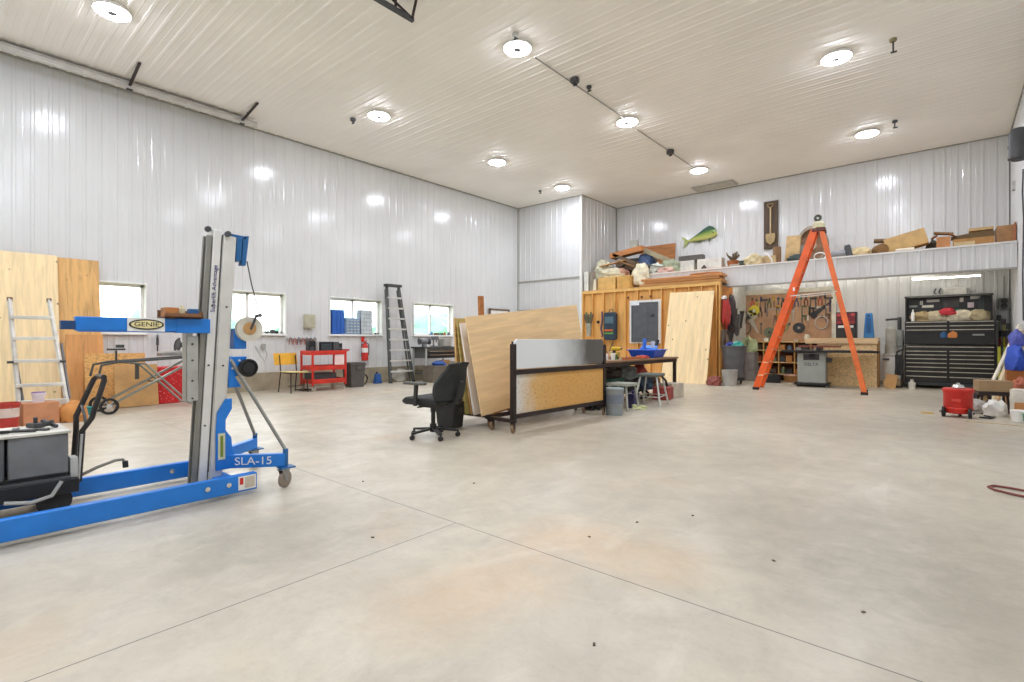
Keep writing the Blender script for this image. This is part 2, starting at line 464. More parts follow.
# ---------------------------------------------------------------- ceiling things
LX, LY = (-9.1, -5.3, -1.45), (-0.5, 1.8, 6.29, 9.97, 14.1)
LAMP = emit('#eaeffc', LAMP_S)
src = None
nm = {-9.1: 'by the window wall', -5.3: 'down the middle', -1.45: 'on the toolbox side'}
nr = {-0.5: 'fifth from the loft', 1.8: 'fourth from the loft', 6.29: 'third from the loft', 9.97: 'second from the loft', 14.1: 'nearest the loft'}
for x in LX:
    for yy in LY:
        y2 = 12.95 if (x == -9.1 and yy > 14) else yy
        if src is None:
            src = T('ceiling_light', 'x', 'ceiling light', group='round ceiling lights')
            MB().lathe([(0.235, 0), (0.235, -0.03), (0.22, -0.045), (0.215, -0.03), (0.06, -0.03), (0.0, -0.03)]).build('housing', WHITE, src)
            MB().lathe([(0.212, -0.031), (0.208, -0.053), (0.19, -0.060), (0.09, -0.060), (0.075, -0.053), (0.07, -0.031)], cap=False).build('diffuser', LAMP, src)
            MB().lathe([(0.068, -0.03), (0.06, -0.066), (0.0, -0.068)]).build('sensor_hub', MGREY, src)
            o = src
        else: o = copy_tree(src)
        o.location = (x, y2, H - 0.014)
        o['label'] = 'round ceiling light in the row %s, %s' % (nm[x], nr[yy])
def box_on_ceiling(name, loc, s, label, mat, rod=0.0):
    t = T(name, label, 'electrical box', (loc[0], loc[1], H-0.014), group='junction boxes and hangers on the ceiling')
    MB().lathe([(s, 0), (s, -s*0.7), (s*0.8, -s*0.9), (0, -s*0.9)], n=8).build('cover', mat, t)
    m = MB().cyl((0, 0, -s*0.8), (0, 0, -s*0.8-0.05-rod), 0.012, n=8)
    m.cyl((-0.03, 0, -s*0.8-0.05-rod), (0.05, 0, -s*0.8-0.05-rod), 0.014, n=8)
    m.build('fitting', BLACK, t); return t
box_on_ceiling('junction_box', (-5.17, 7.75), 0.085, 'dark round junction box behind the nearest middle ceiling light', DGREY)
box_on_ceiling('junction_box', (-5.12, 8.15), 0.05, 'small dark fitting just past the larger dark junction box', DGREY)
box_on_ceiling('junction_box', (-5.32, 12.24), 0.10, 'dark fitting between the two rear middle ceiling lights', DGREY)
box_on_ceiling('junction_box', (-9.70, 6.05), 0.06, 'small dark fitting beside a light on the window side', DGREY)
box_on_ceiling('junction_box', (-9.86, 12.82), 0.05, 'small dark fitting near the light by the boxed corner', DGREY)
box_on_ceiling('junction_box', (-5.11, 6.01), 0.05, 'flat pale box in front of the nearest middle light', LGREY)
box_on_ceiling('pipe_hanger', (-0.69, 9.99), 0.05, 'yellowish hanger fitting beside the front light of the toolbox side', plain('#8a8160', 0.6), 0.12)
box_on_ceiling('pipe_hanger', (-0.92, 13.74), 0.05, 'dark hanger fitting beside the rear light of the toolbox side', DGREY, 0.06)
S('wire_conduit', MB().cyl((0, 6.7, 0), (0, 9.9, 0), 0.011, n=8), GREYT, 'thin grey conduit running between the front two middle ceiling lights', 'conduit', (-5.27, 0, H-0.03))
S('wire_conduit', MB().cyl((0, 10.5, 0), (0, 14.0, 0), 0.011, n=8), GREYT, 'thin grey conduit running between the rear two middle ceiling lights', 'conduit', (-5.34, 0, H-0.03))
t = T('ceiling_hatch', 'pale rectangular ceiling hatch panel close to the loft wall', 'hatch', (-5.5, 15.9, H-0.016))
MB().box(-0.62, 0.62, -0.27, 0.27, -0.03, 0).build('hatch_frame', plain('#a9a69a', 0.5), t, 0.004)
MB().box(-0.57, 0.57, -0.22, 0.22, -0.04, -0.025).build('hatch_panel', plain('#c2beb0', 0.5), t, 0.004)

# overhead door track high on the window wall
t = T('door_track', 'long grey steel overhead door track high along the window wall', 'door track', (-11.34, 0, 5.79))
MB().prism([(-0.03, -0.06), (0.03, -0.06), (0.03, -0.05), (-0.022, -0.05), (-0.022, 0.045), (0.03, 0.045), (0.03, 0.055), (-0.03, 0.055)], 'y', YF+0.05, 4.75).build('track_rail', ALU, t)
MB().prism([(-0.12, 0.0), (-0.04, 0.0), (-0.04, 0.01), (-0.11, 0.01), (-0.11, 0.09), (-0.12, 0.09)], 'y', YF+0.05, 4.6).build('support_angle', DGREY, t)
MB().cyl((-0.2, YF+0.1, 0.06), (-0.2, 3.9, 0.06), 0.012, n=8).build('cable', DGREY, t)
for yy in (-0.9, 2.5, 4.45):
    MB().bar((0, yy, 0.0), (0.85, yy-0.05, 0.088), 0.045, 0.02).bar((0.25, yy, 0.02), (0.25, yy, 0.10), 0.02, 0.01).build('hanger_strut', DARKSTEEL, t)
    MB().cbox((-0.02, yy, -0.07), (0.05, 0.09, 0.03)).build('bracket', DGREY, t)
t = T('hanging_track_end', 'dark steel track end hanging with cross braces at the top of the view', 'door track', (-5.80, 4.58, 5.70))
MB().bar((0, 0, 0), (0, -5.6, 0), 0.05, 0.06).build('rail', DGREY, t)
m = MB().bar((0, -0.02, 0), (0.45, -0.25, 0.165), 0.035, 0.02).bar((0, -0.02, 0.02), (-0.02, -0.45, 0.165), 0.03, 0.02).bar((0, -0.6, 0), (0.45, -0.3, 0.165), 0.03, 0.02).bar((0, -0.3, 0.02), (0.0, -0.3, 0.165), 0.03, 0.02)
m.build('brace', DARKSTEEL, t)
# garage opener high at the back of the side wall
t = T('door_operator', 'grey motor unit on black brackets high on the side wall by the loft', 'motor', (XR-0.022, 12.75, 4.50))
MB().box(-0.05, 0, -0.55, 0.14, -0.12, 0.2).build('back_plate', GREYT, t, 0.004)
MB().lathe([(0.09, -0.28), (0.13, -0.24), (0.13, 0.2), (0.09, 0.26), (0.0, 0.27)], (-0.15, -0.50, 0.0), 20).build('motor', DGREY, t)
for z in (0.13, -0.08):
    MB().bar((-0.02, 0.1, z), (-0.25, 0.12, z), 0.05, 0.05).build('bracket_arm', BLACK, t, 0.004)
MB().tube([(-0.05, 0.1, -0.3), (-0.06, 0.12, -0.7), (-0.04, 0.15, -1.2), (-0.05, 0.2, -2.2), (-0.04, 0.2, -3.0)], 0.012).build('chain', DGREY, t)
S('conduit_box', MB().box(-0.06, 0, -0.07, 0.07, -0.09, 0.09), LGREY, 'small grey box below the motor on the side wall', 'electrical box', (XR-0.0, 15.3, 4.45), bev=0.006)

# outdoors through the windows
ST('floor_outside', MB().box(-90, -12.2, -60, 90, -0.4, -0.3), plain('#8fa07a', 0.9, vary=0.2, scale=0.3))
tm = plain('#749c8a', 0.9, vary=0.3, scale=1.5)
for i in range(12):
    yy = -34 + i*13
    t = T('field_tree', 'pale green tree outside beyond the windows', 'tree', (-60 + (i*37 % 7), yy, -0.3), group='trees outside the windows')
    MB().blob((0, 0, 0.9), (12, 9, 4.0 + (i*5 % 3)*0.8), i, 0.2, 1.4).build('foliage', tm, t)
    MB().cyl((0, 0, 0), (0, 0, 1.6), 0.25, n=8).build('trunk', BOARDD, t)
# ---------------------------------------------------------------- material lift
def caster(parent, loc, r=0.05, mat=None, hmat=None, rz=0, name='caster'):
    """fork and wheel under a mount point; loc = wheel contact point"""
    x, y, z = loc
    f = MB().box(-0.026, 0.026, -r*0.9, r*0.9, 2*r+0.012, 2*r+0.02)
    f.prism([(-r*0.8, 2*r+0.015), (r*0.5, 2*r+0.015), (r*0.15, r*0.8), (-r*0.15, r*0.8)], 'x', -0.022, -0.018)
    f.prism([(-r*0.8, 2*r+0.015), (r*0.5, 2*r+0.015), (r*0.15, r*0.8), (-r*0.15, r*0.8)], 'x', 0.018, 0.022)
    M = Matrix.Translation((x, y, z)) @ Matrix.Rotation(R(rz), 4, 'Z')
    o = f.move(M).build(name, hmat or STEEL, parent)
    w = MB().lathe([(r*0.85, -0.015), (r, -0.01), (r, 0.01), (r*0.85, 0.015), (r*0.3, 0.015)], (0, 0, r), 18, 'x')
    w.move(M).build('wheel', mat or RUBBER, o)
    return o

L = T('material_lift', 'blue and silver hand cranked material lift with tall mast and long base legs', 'material lift', (-4.36, 1.44, 0))
Li = L.matrix_world
# base legs, local coords = world - (-4.36,1.5)
for xx, y1, lab in ((0.37, 0.22, None), (-0.40, 0.20, None)):
    lg = MB().box(xx-0.028, xx+0.028, -1.55, y1, 0.03, 0.155)
    o = lg.build('leg', BLUE, L, 0.006)
    m = MB()
    for yy in (-0.12, 0.02): m.lathe([(0.0, xx+0.028), (0.017, xx+0.029), (0.017, xx+0.038), (0.0, xx+0.04)], (0, yy, 0.10), 12, 'x')
    m.build('bolt', CHROME, o)
    m = MB(); m.lathe([(0.03, -0.02), (0.035, -0.015), (0.035, 0.015), (0.03, 0.02)], (xx, -1.3, 0.035), 14, 'x')
    m.build('roller', RUBBER, o)
o = MB().box(0.399, 0.401, 0.085, 0.21, 0.045, 0.145).build('decal', WHITE, L)
MB().box(0.4012, 0.4018, 0.095, 0.12, 0.085, 0.135).build('red_mark', RED, o)
MB().box(0.4012, 0.4018, 0.13, 0.2, 0.055, 0.135).build('grey_print', plain('#c9bfae', 0.6), o)
MB().box(-0.40, 0.37, 0.0, 0.12, 0.05, 0.115).build('cross_base', BLUE, L, 0.006)
# mast leans slightly back
MT = Matrix.Translation((0.0, -0.045, 0.16)) @ Matrix.Rotation(R(-3.2), 4, 'X')
m = MB()
m.box(0.03, 0.13, 0.02, 0.12, -0.11, 1.80, MT); m.box(0.12, 0.137, 0.03, 0.11, -0.11, 1.8, MT)
m.build('mast_outer_section', ALU, L, 0.004)
m = MB().box(0.04, 0.135, -0.045, 0.012, -0.11, 1.83, MT)
m.build('mast_inner_section', plain('#e2e1db', 0.35, 0.3, 0.04), L, 0.004)
m = MB()
for dx in (0.03, 0.105): m.box(dx, dx+0.022, -0.085, -0.05, -0.11, 1.78, MT)
m.box(0.035, 0.12, -0.058, -0.05, -0.11, 1.78, MT)
m.build('mast_front_channel', ALUD, L, 0.003)
m = MB()
for yy in (-0.025, 0.075):
    for z in (0.35, 0.8, 1.25): m.cyl(MT @ Vector((0.136, yy, z)), MT @ Vector((0.146, yy, z)), 0.007, n=8)
m.build('rivet', DGREY, L)
sm = MB().box(0.1352, 0.1358, 0.012, 0.022, 0.0, 1.8, MT)
sm.build('mast_seam', plain('#4d4d4b', 0.6), L)
tx = text('mast_lettering', 'Superlift Advantage', 0.040, plain('#4b3b7c', 0.5), L, MT @ Vector((0.1375, -0.018, 1.38)), (0, 90, 0), 0.0015, sx=1.15)
tx.rotation_euler = (Matrix.Rotation(R(-3.2), 4, 'X') @ Matrix(((0, 0, 1, 0), (0, 1, 0, 0), (1, 0, 0, 0), (0, 0, 0, 1))) ).to_euler()
# lettering reads upward on the side facing +X: x axis -> +Z, y axis -> -Y, normal -> +X
Mx = Matrix(((0, 0, 1), (0, -1, 0), (1, 0, 0))).transposed()
Mr = Matrix((Vector((0, 0, 1)), Vector((0, -1, 0)), Vector((1, 0, 0)))).transposed()
tx.rotation_euler = (Matrix.Rotation(R(-3.2), 3, 'X') @ Mr).to_euler()
# pulleys and top hardware
m = MB()
for (xx, yy, z) in ((0.15, 0.05, 1.81), (0.09, -0.07, 1.83)):
    p = MT @ Vector((xx, yy, z)); m.lathe([(0.008, -0.012), (0.022, -0.01), (0.016, 0), (0.022, 0.01), (0.008, 0.012)], p, 16, 'x')
m.build('pulley', DGREY, L)
MB().box(0.04, 0.13, 0.125, 0.165, 1.62, 1.80, MT).box(0.05, 0.12, 0.05, 0.2, 1.80, 1.825, MT).prism([(0.23, 1.97), (0.275, 1.98), (0.25, 1.74), (0.215, 1.74)], 'x', 0.06, 0.12).build('top_bracket', BLUED, L, 0.004)
# winch, reel, cable
MB().box(0.03, 0.13, 0.16, 0.25, 1.08, 1.24).prism([(0.11, 1.02), (0.26, 1.02), (0.24, 0.94), (0.17, 0.86), (0.22, 0.78), (0.12, 0.78)], 'x', 0.05, 0.12).build('winch_bracket', BLUE, L, 0.004)
m = MB()
for (yy, z) in ((0.14, 0.99), (0.20, 0.99), (0.15, 0.93), (0.2, 0.94)): m.cyl((0.118, yy, z), (0.124, yy, z), 0.009, n=10)
m.build('bracket_hole', WHITE, L)
rl = MB().lathe([(0.05, -0.02), (0.098, -0.02), (0.098, -0.014), (0.055, -0.014), (0.055, 0.02), (0.098, 0.02), (0.098, 0.026), (0.0, 0.026)], (0.15, 0.26, 1.235), 28, 'x').build('winch_reel', plain('#d8d3c4', 0.4), L)
MB().lathe([(0.0, 0.03), (0.05, 0.031), (0.045, 0.034), (0.0, 0.035)], (0.15, 0.255, 1.24), 24, 'x').build('reel_face', KRAFT, rl)
MB().bar((0.19, 0.26, 1.235), (0.19, 0.30, 1.34), 0.02, 0.012).cyl((0.19, 0.30, 1.34), (0.25, 0.31, 1.345), 0.013).build('crank_handle', DGREY, L)
MB().tube([(0.09, 0.27, 1.78), (0.10, 0.30, 1.6), (0.13, 0.36, 1.32)], 0.005).build('cable', DGREY, L)
MB().tube([(0.17, 0.30, 1.1), (0.18, 0.34, 1.02), (0.18, 0.37, 0.98), (0.18, 0.39, 1.03), (0.17, 0.36, 1.12)], 0.005).build('cable_loop', LGREY, L)
for k, (xx, yy) in enumerate(((0.02, 0.19), (0.16, 0.25))):
    w = MB().lathe([(0.06, -0.02), (0.072, -0.014), (0.072, 0.014), (0.06, 0.02), (0.055, 0.008), (0.0, 0.008)], (xx, yy, 0.93), 24, 'x').build('transport_wheel', BLACKG, L)
    MB().lathe([(0.04, 0.009), (0.045, 0.013), (0.02, 0.018), (0.0, 0.018)], (xx, yy, 0.93), 16, 'x').build('hub', RUBBER, w)
# rear stabiliser arms and braces
def arm(p, q, z0, z1, txt=None):
    o = MB().bar((p[0], p[1], (z0+z1)/2), (q[0], q[1], (z0+z1)/2), z1-z0, 0.05, up=(q[1]-p[1], -(q[0]-p[0]), 0)).build('stabiliser_arm', BLUE, L, 0.004)
    caster(L, (q[0], q[1]-0.005, 0.0), 0.065, plain('#8d7f72', 0.6), STEEL, 25)
    MB().box(q[0]-0.05, q[0]+0.05, q[1]-0.05, q[1]+0.06, 0.15, 0.162).cyl((q[0], q[1], 0.16), (q[0], q[1], 0.30), 0.02).build('caster_mount', BLUED, L, 0.003)
a1p, a1q = (0.10, 0.07), (0.41, 0.43)
arm(a1p, a1q, 0.165, 0.265)
ang = math.degrees(math.atan2(a1q[1]-a1p[1], a1q[0]-a1p[0]))
d = Vector((math.cos(R(ang)), math.sin(R(ang)), 0)); nrm = Vector((d.y, -d.x, 0))
c = Vector(((a1p[0]+a1q[0])/2, (a1p[1]+a1q[1])/2, 0.215)) + nrm*0.0265 + d*0.01
text('arm_lettering', 'SLA-15', 0.085, WHITE, L, c, (90, 0, ang), 0.001, sx=1.1)
arm((-0.10, 0.08), (-0.46, 0.56), 0.165, 0.255)
MB().tube([(0.10, 0.13, 1.02), (0.41, 0.43, 0.29)], 0.014).tube([(0.04, 0.13, 0.98), (-0.46, 0.56, 0.28)], 0.014).build('brace_tube', ALUD, L)
gs = MB().prism([(0.02, 0.16), (0.20, 0.16), (0.14, 0.30), (0.13, 0.40), (0.09, 0.46), (0.09, 0.54), (0.135, 0.62), (0.135, 0.70), (0.09, 0.70), (0.03, 0.60), (0.02, 0.45)], 'x', 0.142, 0.152).build('gusset_plate', BLUE, L, 0.003)
MB().box(0.153, 0.155, 0.035, 0.085, 0.24, 0.44).build('warning_label', plain('#cfd2b0', 0.5), gs)
MB().box(0.1552, 0.1556, 0.050, 0.070, 0.26, 0.42).build('yellow_print', plain('#7a8a2c', 0.5), gs)
# carriage and load boom
MB().box(0.02, 0.125, -0.165, -0.125, 0.70, 1.30).box(0.105, 0.13, -0.165, -0.09, 0.70, 1.18).build('carriage', plain('#b4b4ae', 0.4, 0.4), L, 0.005)
m = MB()
for z in (0.72, 0.85, 1.0, 1.12): m.lathe([(0, 0.13), (0.008, 0.131), (0.007, 0.136), (0, 0.137)], (0, -0.13, z), 10, 'x')
m.build('bolt', DGREY, L)
bm_ = MB().box(0.13, 0.19, -0.80, -0.04, 1.21, 1.30).box(0.128, 0.193, -0.25, -0.03, 1.20, 1.305).build('boom', BLUE, L, 0.005)
MB().box(0.135, 0.185, -0.87, -0.76, 1.217, 1.272).build('boom_extension', plain('#173f70', 0.4), L, 0.003)
MB().box(-0.04, 0.02, -0.76, -0.16, 1.205, 1.28).build('rear_boom', BLUE, L, 0.005)
ov = MB().lathe([(0.0, 0.0), (1.0, 0.0), (1.0, 0.004), (0.0, 0.005)], n=32, axis='x')
ov.move(Matrix.Translation((0.192, -0.427, 1.256)) @ Matrix.Diagonal((1, 0.10, 0.036, 1)))
ovl = ov.build('oval_badge', BLACK, bm_)
o2 = MB().lathe([(0.0, 0.0), (1.0, 0.0), (1.0, 0.001), (0.0, 0.0015)], n=32, axis='x')
o2.move(Matrix.Translation((0.197, -0.427, 1.256)) @ Matrix.Diagonal((1, 0.09, 0.027, 1)))
o2.build('badge_face', plain('#e6d9a0', 0.5), ovl)
text('badge_lettering', 'GENIE', 0.042, BLACK, ovl, (0.199, -0.427, 1.256), (90, 0, 90), 0.0005, sx=1.25)
MB().box(0.1905, 0.1915, -0.535, -0.32, 1.209, 1.301).build('badge_backing', WHITE, bm_)

# tray of bits standing on the boom
tr = T('parts_tray', 'brown tray of loose tools resting on the blue lift boom', 'tray', (-4.22, 1.23, 1.305))
MB().box(-0.09, 0.09, -0.12, 0.12, 0, 0.012).box(-0.09, -0.08, -0.12, 0.12, 0, 0.06).box(0.08, 0.09, -0.12, 0.12, 0, 0.035).box(-0.09, 0.09, 0.11, 0.12, 0, 0.05).build('tray_body', BOARDD, tr, 0.003)
MB().box(-0.05, 0.07, -0.11, -0.03, 0.012, 0.075).build('wooden_block', BOARD, tr, 0.004)
MB().lathe([(0.02, 0), (0.02, 0.06), (0.012, 0.065), (0.012, 0.08)], (0.03, 0.0, 0.012)).build('bottle', CREAM, tr)
MB().box(0.0, 0.06, 0.04, 0.1, 0.012, 0.07).build('blue_case', BLUED, tr, 0.004)

# ---------------------------------------------------------------- battery cart at the frame edge
B = T('equipment_cart', 'low black wheeled cart carrying two grey boxes, with a tall looped handle', 'cart', (-4.68, 0.46, 0))
m = MB()
for xx in (-0.22, 0.22): m.bar((xx, -0.62, 0.18), (xx, 0.24, 0.18), 0.05, 0.09)
for yy in (-0.6, -0.1, 0.22): m.bar((-0.24, yy, 0.20), (0.24, yy, 0.20), 0.045, 0.04)
m.build('frame', BLACK, B, 0.004)
MB().box(-0.24, 0.24, -0.62, 0.20, 0.225, 0.245).build('deck', DGREY, B, 0.004)
for xx in (-0.2, 0.2):
    for yy in (-0.5, 0.12):
        w = MB().lathe([(0.06, -0.02), (0.09, -0.015), (0.09, 0.015), (0.06, 0.02), (0, 0.02)], (xx, yy, 0.09), 20, 'x').build('wheel', RUBBER, B)
        MB().bar((xx, yy, 0.09), (xx, yy, 0.2), 0.02, 0.03).build('fork', BLACK, w)
for y0, y1 in ((-0.52, -0.115), (-0.10, 0.19)):
    bb = MB().box(-0.21, 0.21, y0, y1, 0.265, 0.53).build('battery_box', MGREY if y0 > -0.2 else plain('#5d5f62', 0.6), B, 0.01)
    m = MB()
    for xx in (-0.15, 0.0, 0.15): m.box(xx-0.004, xx+0.004, y0-0.003, y1+0.003, 0.3, 0.5)
    m.build('rib', DGREY, bb)
MB().box(-0.2, 0.2, -0.6, 0.18, 0.245, 0.27).build('skid', BLACK, B, 0.003)
MB().box(-0.225, 0.225, -0.6, 0.20, 0.53, 0.548).build('top_cover', plain('#cfccc0', 0.6), B, 0.004)
HM = plain('#2a2523', 0.35)
m = MB()
m.tube([(0.10, 0.26, 0.17), (0.10, 0.28, 0.52), (0.10, 0.33, 0.60), (0.10, 0.40, 0.86), (0.09, 0.40, 0.885), (-0.10, 0.40, 0.885), (-0.12, 0.38, 0.86), (-0.12, 0.28, 0.60), (-0.12, 0.28, 0.5), (-0.12, 0.26, 0.17)], 0.018)
m.tube([(0.10, 0.30, 0.55), (0.03, 0.3, 0.63), (-0.12, 0.31, 0.68)], 0.01)
m.build('handle', HM, B)
MB().tube([(0.12, 0.255, 0.19), (0.14, 0.27, 0.5)], 0.008).build('cable', LGREY, B)
lv = MB().tube([(0.06, 0.25, 0.19), (0.10, 0.36, 0.25), (0.12, 0.46, 0.285), (0.13, 0.50, 0.285), (0.13, 0.515, 0.26)], 0.011).build('pedal_lever', plain('#8c8a80', 0.4, 0.5), B)
MB().cyl((0.13, 0.515, 0.27), (0.13, 0.518, 0.225), 0.018).build('grip', RUBBER, lv)
MB().tube([(0.24, 0.15, 0.22), (0.26, 0.10, 0.14), (0.27, 0.0, 0.12), (0.25, -0.12, 0.14)], 0.012).build('foot_rail', LGREY, B)
MB().box(0.1, 0.2, 0.2, 0.24, 0.225, 0.36).build('latch', LGREY, B, 0.003)
def small(name, mb, mat, lab, cat, loc, rz=0, group=None, rot=None, bev=0.003): return S(name, mb, mat, lab, cat, loc, rz, group, bev, rot)
def wrench(L_=0.18): return MB().box(-L_/2, L_/2, -0.01, 0.01, 0, 0.01).lathe([(0.0, 0), (0.02, 0), (0.02, 0.012), (0, 0.012)], (L_/2, 0, 0), 10).lathe([(0.0, 0), (0.018, 0), (0.018, 0.012), (0, 0.012)], (-L_/2, 0, 0), 10)
small('wrench', wrench(), DGREY, 'dark open wrench lying on the grey box beside the looped handle', 'wrench', (-4.62, 0.48, 0.549), 50)
small('wrench', wrench(0.14), STEEL, 'short bright wrench across the cart top', 'wrench', (-4.70, 0.40, 0.549), -20)
small('pliers', MB().tube([(0, 0, 0.012), (0.06, 0.008, 0.012), (0.14, 0.02, 0.012)], 0.008).tube([(0, 0, 0.012), (0.06, -0.008, 0.012), (0.14, -0.025, 0.012)], 0.008).cbox((-0.02, 0, 0.012), (0.05, 0.02, 0.02)), BLACK, 'black pliers lying on the cart top', 'pliers', (-4.57, 0.37, 0.549), 70)
small('clamp_block', MB().box(-0.05, 0.05, -0.03, 0.03, 0, 0.03).cyl((0, 0, 0.03), (0, 0, 0.07), 0.012), DGREY, 'small dark clamp standing on the grey box by the handle', 'clamp', (-4.77, 0.52, 0.549), 20)
small('wood_scrap', MB().box(-0.06, 0.06, -0.05, 0.05, 0, 0.045), BOARDD, 'brown scrap of wood on the cart near the frame edge', 'wood scrap', (-4.60, 0.12, 0.549), 25)
small('oil_bottle', MB().lathe([(0.028, 0), (0.028, 0.07), (0.012, 0.09), (0.012, 0.105), (0, 0.105)], n=14), plain('#5a4634', 0.5), 'brown oil bottle standing on the cart next to the brown scrap', 'bottle', (-4.74, 0.14, 0.549))
small('spring_clamp', MB().bar((-0.05, 0, 0.01), (0.05, 0, 0.05), 0.025, 0.02).bar((-0.05, 0.02, 0.05), (0.06, 0.02, 0.012), 0.025, 0.02).cyl((0.0, -0.015, 0.03), (0.0, 0.035, 0.03), 0.016), DGREY, 'dark crossed spring clamp in the middle of the cart top', 'clamp', (-4.66, 0.56, 0.549), 35)
small('hex_bolt', MB().cyl((0, 0, 0), (0, 0, 0.04), 0.012).cyl((0, 0, 0.04), (0, 0, 0.05), 0.02, n=6), STEEL, 'upright steel bolt on the cart beside the brown scrap', 'bolt', (-4.53, 0.22, 0.549))
small('socket', MB().cyl((0, 0, 0), (0, 0, 0.035), 0.02), BLACKG, 'black socket standing on the cart beside the upright bolt', 'socket', (-4.66, 0.23, 0.549))

# ---------------------------------------------------------------- sheets, ladder, stand on the window wall
def sheet(name, size, mat, label, bottom, lean_axis, lean, cat='plywood sheet', group=None, rise=0, rz=0, thick=0.018):
    """sheet standing on its lower edge; local: width along y, height along z, thickness along x"""
    return S(name, MB().box(-thick/2, thick/2, -size[0]/2, size[0]/2, 0, size[1]), mat, label, cat, bottom, 0, group, 0.002, (rise, lean, rz))
sheet('plywood_sheet', (2.1, 2.62), PLYL, 'tall pale plywood sheet leaning on the wall at the edge of view', (-11.28, 0.50, 0.018), 'x', -9.3, group=None)
sheet('plywood_sheet', (1.25, 2.60), wood('#d6a868', 0.8, 'z', True), 'tall knotty brown plywood sheet leaning behind the pale one beside the first window', (-11.36, 1.50, 0.018), 'x', -8.9)
sheet('plywood_offcut', (0.5, 1.25), wood('#c98f52', 0.8, 'z', True), 'short brown plywood offcut leaning on the tall knotty sheet', (-11.05, 1.85, 0.018), 'x', -11)
sheet('strand_board_offcut', (0.85, 0.92), OSBD, 'low strand board offcut standing behind the folding saw stand', (-10.85, 2.22, 0.01), 'x', -9, 'strand board')
sheet('cardboard_sheet', (0.62, 0.72), KRAFT, 'plain tan cardboard sheet standing behind the folding saw stand', (-10.62, 2.45, 0.01), 'x', -9, 'cardboard')
m = MB().box(-0.22, 0.22, -0.42, 0.42, 0.0, 0.66)
cv = S('covered_crate', m, checker('#c51f22', '#e07a78', 26), 'box covered with red speckled cloth beside the sheets under the window', 'crate', (-10.95, 2.98, 0), 0, bev=0.02)
# aluminium ladder
ld = T('multi_ladder', 'pale aluminium ladder with wide treads and flared feet leaning by the plywood', 'ladder', (-9.70, 1.16, 0), 75)
top, bw, tw, LEAN, OX = 1.74, 0.27, 0.21, 0.35, -0.22
for s in (-1, 1):
    MB().tube([(s*bw*1.05, 0, 0.02), (s*(bw-0.02)+OX*0.2, 0.02+LEAN*0.2, 0.35), (s*tw+OX, LEAN, top)], 0.03, 6).build('rail', plain('#d8d5cc', 0.4, 0.3), ld)
    MB().cbox((s*tw+OX, LEAN+0.02, top-0.01), (0.05, 0.09, 0.06)).build('hinge', RUST, ld, 0.004)
    MB().bar((s*(bw-0.02), 0.1, 0.30), (s*(tw+0.05)+OX*0.6, 0.34, 1.10), 0.02, 0.04).build('rear_rail', MGREY, ld)
for i, z in enumerate((0.24, 0.50, 0.84, 1.16, 1.46)):
    f = z/top; hw = bw + (tw-bw)*f
    MB().box(-hw+OX*f, hw+OX*f, LEAN*f-0.05, LEAN*f+0.035, z-0.01, z+0.035 + (0.03 if i == 0 else 0)).build('tread', plain('#dedbd2', 0.4, 0.2), ld, 0.004)
for s in (-1, 1): MB().cyl((s*0.24+OX*0.5, 0.16, 0.84), (s*0.31+OX*0.5, 0.15, 0.84), 0.018).build('lock_knob', DGREY, ld)
def bucket(name, label, loc, r, h, mat, lidmat=None, handle=True, cat='bucket', group=None, taper=0.86, band=None):
    t = T(name, label, cat, loc, 0, group)
    MB().lathe([(r*taper, 0), (r, h), (r+0.008, h), (r+0.008, h-0.03), (r*0.985, h-0.03)], n=28, cap=False).lathe([(0, 0.0), (r*taper, 0)], n=28, cap=False).build('body', mat, t)
    MB().lathe([(r*1.03, h-0.01), (r*1.03, h+0.012), (0, h+0.015)] if lidmat else [(r*0.93, h-0.06), (0, h-0.06)], n=28, cap=False).build('lid' if lidmat else 'contents', lidmat or DGREY, t)
    if handle: MB().tube([(math.cos(a)*r*1.04, math.sin(a)*r*0.35 + 0.02, h-0.05 - math.sin(a)*0.10) for a in [math.pi*i/10 for i in range(11)]], 0.003, 6).build('handle', STEEL, t)
    if band: MB().lathe([(r*0.955+0.001, h*0.45), (r*0.985+0.002, h*0.8)], n=28, cap=False).build('label_band', band, t)
    return t
bucket('paint_bucket', 'red bucket with a pale band standing in front of the aluminium ladder', (-9.25, 0.74, 0), 0.12, 0.34, plain('#b9392f', 0.5), None, True, band=plain('#d9c6bd', 0.5))
bucket('paint_pot', 'small white and purple pot standing on the tan carton by the ladder foot', (-9.45, 1.06, 0.30), 0.07, 0.13, plain('#e0d8e0', 0.5), plain('#8f6aa0', 0.5), False)
S('carton', MB().box(-0.12, 0.12, -0.19, 0.19, 0, 0.30), plain('#c98d66', 0.8), 'orange tan carton on the floor between the red bucket and the cloth bag', 'carton', (-9.45, 1.06, 0), 10, bev=0.004)
S('canvas_bag', MB().blob((0, 0, 0), (0.3, 0.3, 0.28), 5, 0.15), plain('#c98a4a', 0.8), 'small orange brown cloth bag beside the red bucket', 'bag', (-9.42, 1.42, 0))
S('tool_case', MB().box(-0.12, 0.12, -0.2, 0.2, 0, 0.085).box(-0.12, 0.12, -0.2, 0.2, 0.09, 0.12), TEAL, 'flat dark teal tool case on the floor near the stand wheels', 'tool case', (-10.1, 1.55, 0), 20, bev=0.01)

